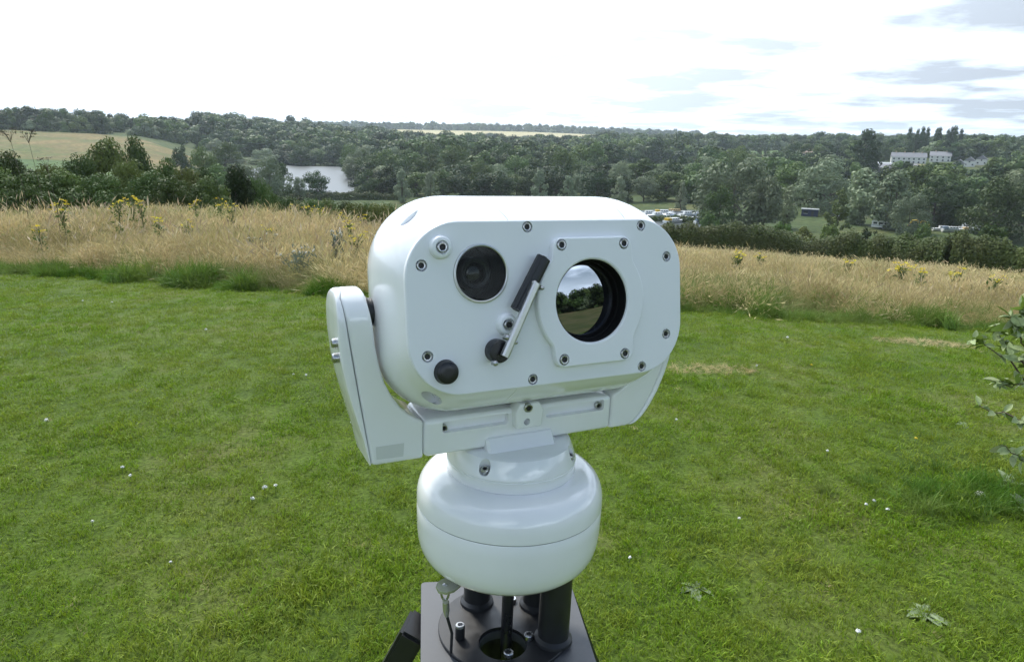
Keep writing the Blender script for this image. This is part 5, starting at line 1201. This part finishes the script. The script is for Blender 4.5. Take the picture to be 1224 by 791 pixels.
# tall dead seed stalks
for i, (px, top, px0, d, lab) in enumerate([(8, 148, 16, 15, 'tall dead stalk with broad dark seed umbel above the bushes'), (30, 150, 37, 15.5, 'second tall dead stalk with smaller dark seed heads'), (54, 188, 58, 14, 'shorter dead stalk with drooping tip above the olive bush')]):
    r = np.random.default_rng(300 + i); p = at_dist(px, top, d); q = at_dist(px0, top, d); z = terr1(q[0], q[1]); o = tag(empty('seed_stalk', (q[0], q[1], z)), lab, 'dry plant'); e = np.array([p[0] - q[0], p[1] - q[1], p[2] - z])
    V, F = [], []
    def add(v, f):
        k = len(V); V.extend(v.tolist()); F.extend([tuple(j + k for j in x) for x in f])
    v, f = tube_pts(np.array([[0, 0, 0], e * [.35, .35, .5] + [.03, 0, 0], e * .95]), [.004, .0035, .003], 6); add(v, f); hd = []
    for j in range(9 if i < 2 else 4):
        a = r.uniform(0, 6.28); b_ = e * .93 + np.array([math.cos(a) * r.uniform(.04, .17), math.sin(a) * .1, r.uniform(-.04, .10)]); v, f = tube_pts(np.array([e * .86, (e * .86 + b_) / 2 + [0, 0, .03], b_]), [.003, .0025, .002], 5); add(v, f); hd.append(b_)
    link('stem', mesh('stem', V, F, M['stem_dry'], True), o)
    for b_ in hd:
        n = 18; P = b_ + np.column_stack([r.normal(0, .026, n), r.normal(0, .026, n), r.normal(0, .010, n)]); link('seed_head', quads_mesh('seed_head', leaf_quads(P, r.normal(0, 1, (n, 3)), .011, r, .7), M['stem_dry']), o)
# -- small things in the lawn
M['petal'] = mat_plain('white_petal', (.78, .77, .73), 0.6); M['buttercup'] = mat_plain('yellow_petal', (.75, .55, .02), 0.5)
def lawn_flower(px, py, label, name, mat, R, group):
    c = at_z(px, py); r = np.random.default_rng(int(px * 7 + py)); o = tag(empty(name, (c[0], c[1], terr1(c[0], c[1]))), label, 'flower', group); h = .035 + .02 * r.random()
    V, F = tube_pts(np.array([[0, 0, 0], [.002, .001, h * .6], [.004, 0, h]]), .0012, 5); link('stem', mesh('stem', V, F, M['stem'], True), o)
    n = 26; d = r.normal(0, 1, (n, 3)); d /= np.linalg.norm(d, axis=1, keepdims=True); d[:, 2] = np.abs(d[:, 2]); P = np.array([.004, 0, h]) + d * R * .75; link('flower_head', quads_mesh('flower_head', leaf_quads(P, d, R * .5, r, .6, .3), mat), o)
for i, (px, py, R) in enumerate([(148, 577, .009), (317, 603, .013), (302, 612, .010), (1056, 630, .009), (366, 462, .010), (351, 460, .008), (157, 584, .008), (902, 452, .010), (806, 520, .009), (1020, 779, .010), (1030, 627, .008), (57, 516, .011), (132, 351, .012), (97, 349, .010), (330, 600, .009), (246, 398, .011), (940, 409, .011), (1040, 620, .008), (985, 560, .007), (420, 520, .008), (750, 690, .007), (880, 640, .007), (205, 690, .006), (112, 640, .007)]):
    lawn_flower(px, py, 'white clover head in the mown lawn', 'clover_flower', M['petal'], R, 'white clover heads in the lawn')
for px, py in ((968, 447), (1090, 545), (690, 600)): lawn_flower(px, py, 'tiny yellow buttercup in the mown lawn', 'buttercup_flower', M['buttercup'], .008, 'buttercups in the lawn')
def leaf_mesh(name, L, W_, mat, fold=.25, curl=.15, n=7):
    V, F = [], []
    for i in range(n):
        t = i / (n - 1); w = W_ * math.sin(math.pi * min(1, t * .93 + .05)) ** .8 * .5; z = -curl * L * t * t; V += [(t * L, -w, z + w * fold), (t * L, 0, z), (t * L, w, z + w * fold)]
    for i in range(n - 1): F += [(i * 3, i * 3 + 1, i * 3 + 4, i * 3 + 3), (i * 3 + 1, i * 3 + 2, i * 3 + 5, i * 3 + 4)]
    return mesh(name, V, F, mat, True)
def mat_twoface(name, top, bot, trans=.25):
    m, t, b = mat_new(name); g = N(t, 'ShaderNodeNewGeometry'); oi = N(t, 'ShaderNodeObjectInfo'); tx = N(t, 'ShaderNodeTexNoise', i_Scale=60.0, i_Detail=3.0); tcn = N(t, 'ShaderNodeTexCoord'); LK(t, tcn.outputs['Object'], tx.inputs['Vector'])
    mx_ = N(t, 'ShaderNodeMixRGB'); mx_.inputs[1].default_value = (*top, 1); mx_.inputs[2].default_value = (*bot, 1); LK(t, g.outputs['Backfacing'], mx_.inputs[0])
    hs_ = N(t, 'ShaderNodeHueSaturation'); LK(t, mx_.outputs[0], hs_.inputs['Color']); ad = N(t, 'ShaderNodeMath', operation='MULTIPLY_ADD', i_1=.5, i_2=.5); LK(t, oi.outputs['Random'], ad.inputs[0]); a2 = N(t, 'ShaderNodeMath', operation='MULTIPLY_ADD', i_1=.6); LK(t, tx.outputs[0], a2.inputs[0]); LK(t, ad.outputs[0], a2.inputs[2]); LK(t, a2.outputs[0], hs_.inputs['Value'])
    LK(t, hs_.outputs[0], b.inputs['Base Color']); b.inputs['Roughness'].default_value = .6; b.inputs['Specular IOR Level'].default_value = .25
    tr = N(t, 'ShaderNodeBsdfTranslucent'); LK(t, hs_.outputs[0], tr.inputs[0]); ms = N(t, 'ShaderNodeMixShader', i_0=trans); LK(t, b.outputs[0], ms.inputs[1]); LK(t, tr.outputs[0], ms.inputs[2]); LK(t, ms.outputs[0], t.nodes['Material Output'].inputs[0]); return m
M['willowleaf'] = mat_twoface('sapling_leaf', (.150, .220, .038), (.28, .34, .16)); M['dock'] = mat_twoface('dock_leaf', (.11, .17, .05), (.2, .25, .13)); M['twig'] = mat_plain('twig_bark', (.07, .045, .03), .8, noise=.2, nscale=40)
# sapling reaching in from the right
base = at_z(1262, 628); sp_ = tag(empty('sapling', (base[0], base[1], terr1(base[0], base[1]))), 'young sallow sapling with grey backed leaves beside the lawn tussock', 'sapling'); D0 = math.hypot(base[0], base[1])
lm_ = [leaf_mesh('leaf', L * .9, W_ * .9, M['willowleaf'], fold, cu) for L, W_, fold, cu in ((.075, .034, .3, .12), (.065, .030, .5, .25), (.085, .036, .2, .3), (.055, .028, .4, .1))]
r = np.random.default_rng(17)
TW = [([(1262, 628), (1252, 540), (1240, 470), (1226, 410), (1222, 366)], 0, .011), ([(1252, 540), (1232, 508), (1200, 497), (1170, 484)], .05, .005), ([(1244, 490), (1224, 432), (1196, 424), (1162, 406)], -.06, .005), ([(1240, 470), (1214, 440), (1200, 410), (1192, 388)], .08, .005), ([(1232, 430), (1216, 400), (1208, 378)], -.1, .004), ([(1255, 560), (1226, 548), (1196, 531)], .02, .005), ([(1246, 500), (1236, 450), (1248, 380), (1240, 350)], .12, .006), ([(1236, 455), (1216, 462), (1190, 456)], -.03, .004), ([(1250, 520), (1270, 440), (1290, 380)], .05, .007), ([(1258, 580), (1290, 520), (1310, 470)], .0, .006)]
bo = np.array(sp_.location)
for ti, (pp, dd, th) in enumerate(TW):
    P = np.array([at_dist(x, y, D0 + dd * (k / (len(pp) - 1))) - bo for k, (x, y) in enumerate(pp)])
    if ti == 0: P[0] = (0, 0, -.02)
    tt = np.linspace(0, 1, 10); Q = np.column_stack([np.interp(tt, np.linspace(0, 1, len(P)), P[:, c]) for c in range(3)]); Q[1:-1] += r.normal(0, .006, (8, 3))
    V, F = tube_pts(Q, np.linspace(th, th * .3, 10), 7); br = link('branch', mesh('branch', V, F, M['twig'], True), sp_)
    nl = (60 if ti == 0 else 34 if ti in (3, 4, 6) else 20)
    for j in range(nl):
        t_ = 1 - (r.random() ** 1.6) * (.62 if ti else .55); q = np.array([np.interp(t_, tt, Q[:, c]) for c in range(3)])
        lf = link('leaf', lm_[r.integers(0, 4)], br, q); lf.rotation_euler = (r.normal(0, .8), r.normal(-.1, .55), r.uniform(0, 6.28)); s = r.uniform(.65, 1.1); lf.scale = (s, s, s)
# broad-leaved weeds at its foot and rosettes in the lawn
dk = [leaf_mesh('leaf', .16, .055, M['dock'], .2, .35), leaf_mesh('leaf', .12, .05, M['dock'], .3, .2)]
for px, py, n, s0, el, lab in [(1205, 596, 14, .55, .45, 'broad leaved dock plant in the tussock under the sapling'), (1222, 625, 12, .6, .5, 'dock plant at the foot of the sapling stem'), (832, 716, 8, .5, .12, 'flat plantain rosette in the lawn right of the pedestal'), (1102, 748, 9, .55, .12, 'larger flat plantain rosette in the lawn'), (1150, 520, 6, .35, .15, 'small rosette in the lawn near the sapling')]:
    c = at_z(px, py); o = tag(empty('dock_plant' if el > .3 else 'plantain_rosette', (c[0], c[1], terr1(c[0], c[1]) + .015)), lab, 'weed')
    for j in range(n):
        lf = link('leaf', dk[j % 2], o); lf.rotation_euler = (r.normal(0, .25), -el - r.uniform(0, .5) * el * 2, j * 6.28 / n + r.normal(0, .3)); s = s0 * r.uniform(.7, 1.2); lf.scale = (s, s, s)
# dandelion clock
c = at_dist(1171, 592, math.hypot(*at_z(1172, 612)[:2])); z = terr1(c[0], c[1]); o = tag(empty('dandelion_clock', (c[0], c[1], z)), 'round white dandelion seed head in the tussock under the sapling', 'flower')
V, F = tube_pts(np.array([[0, 0, 0], [.004, 0, (c[2] - z) * .5], [0, 0, c[2] - z]]), .0016, 6); link('stem', mesh('stem', V, F, M['stem'], True), o)
n = 240; d = r.normal(0, 1, (n, 3)); d /= np.linalg.norm(d, axis=1, keepdims=True); P = np.array([0, 0, c[2] - z]) + d * .021; link('seed_head', quads_mesh('seed_head', leaf_quads(P, d, .0042, r, .5, .3), M['fluff']), o)
V, F = lathe([(.001, -.004), (.004, -.002), (.004, .002), (.001, .004)], 10); V[:, 2] += c[2] - z; link('seed_core', mesh('seed_core', V, F, M['stem'], True), o)
# ------------------------------------------------------------------ hazy air over the valley
V, F = boxv(0, 0, 20.0, 8600, 8600, 130.0)
hz_ = link('haze', mesh('haze', V, F)); tag(hz_, 'thin summer haze over the valley', 'haze', kind='stuff')
m = bpy.data.materials.new('haze_air'); m.use_nodes = True; t = m.node_tree; t.nodes.clear(); out = N(t, 'ShaderNodeOutputMaterial'); pv = N(t, 'ShaderNodeVolumePrincipled')
pv.inputs['Color'].default_value = (.80, .90, 1.0, 1); pv.inputs['Density'].default_value = 0.00012; pv.inputs['Anisotropy'].default_value = 0.2
LK(t, pv.outputs[0], out.inputs['Volume']); hz_.data.materials.append(m)
SC.cycles.volume_bounces = 1
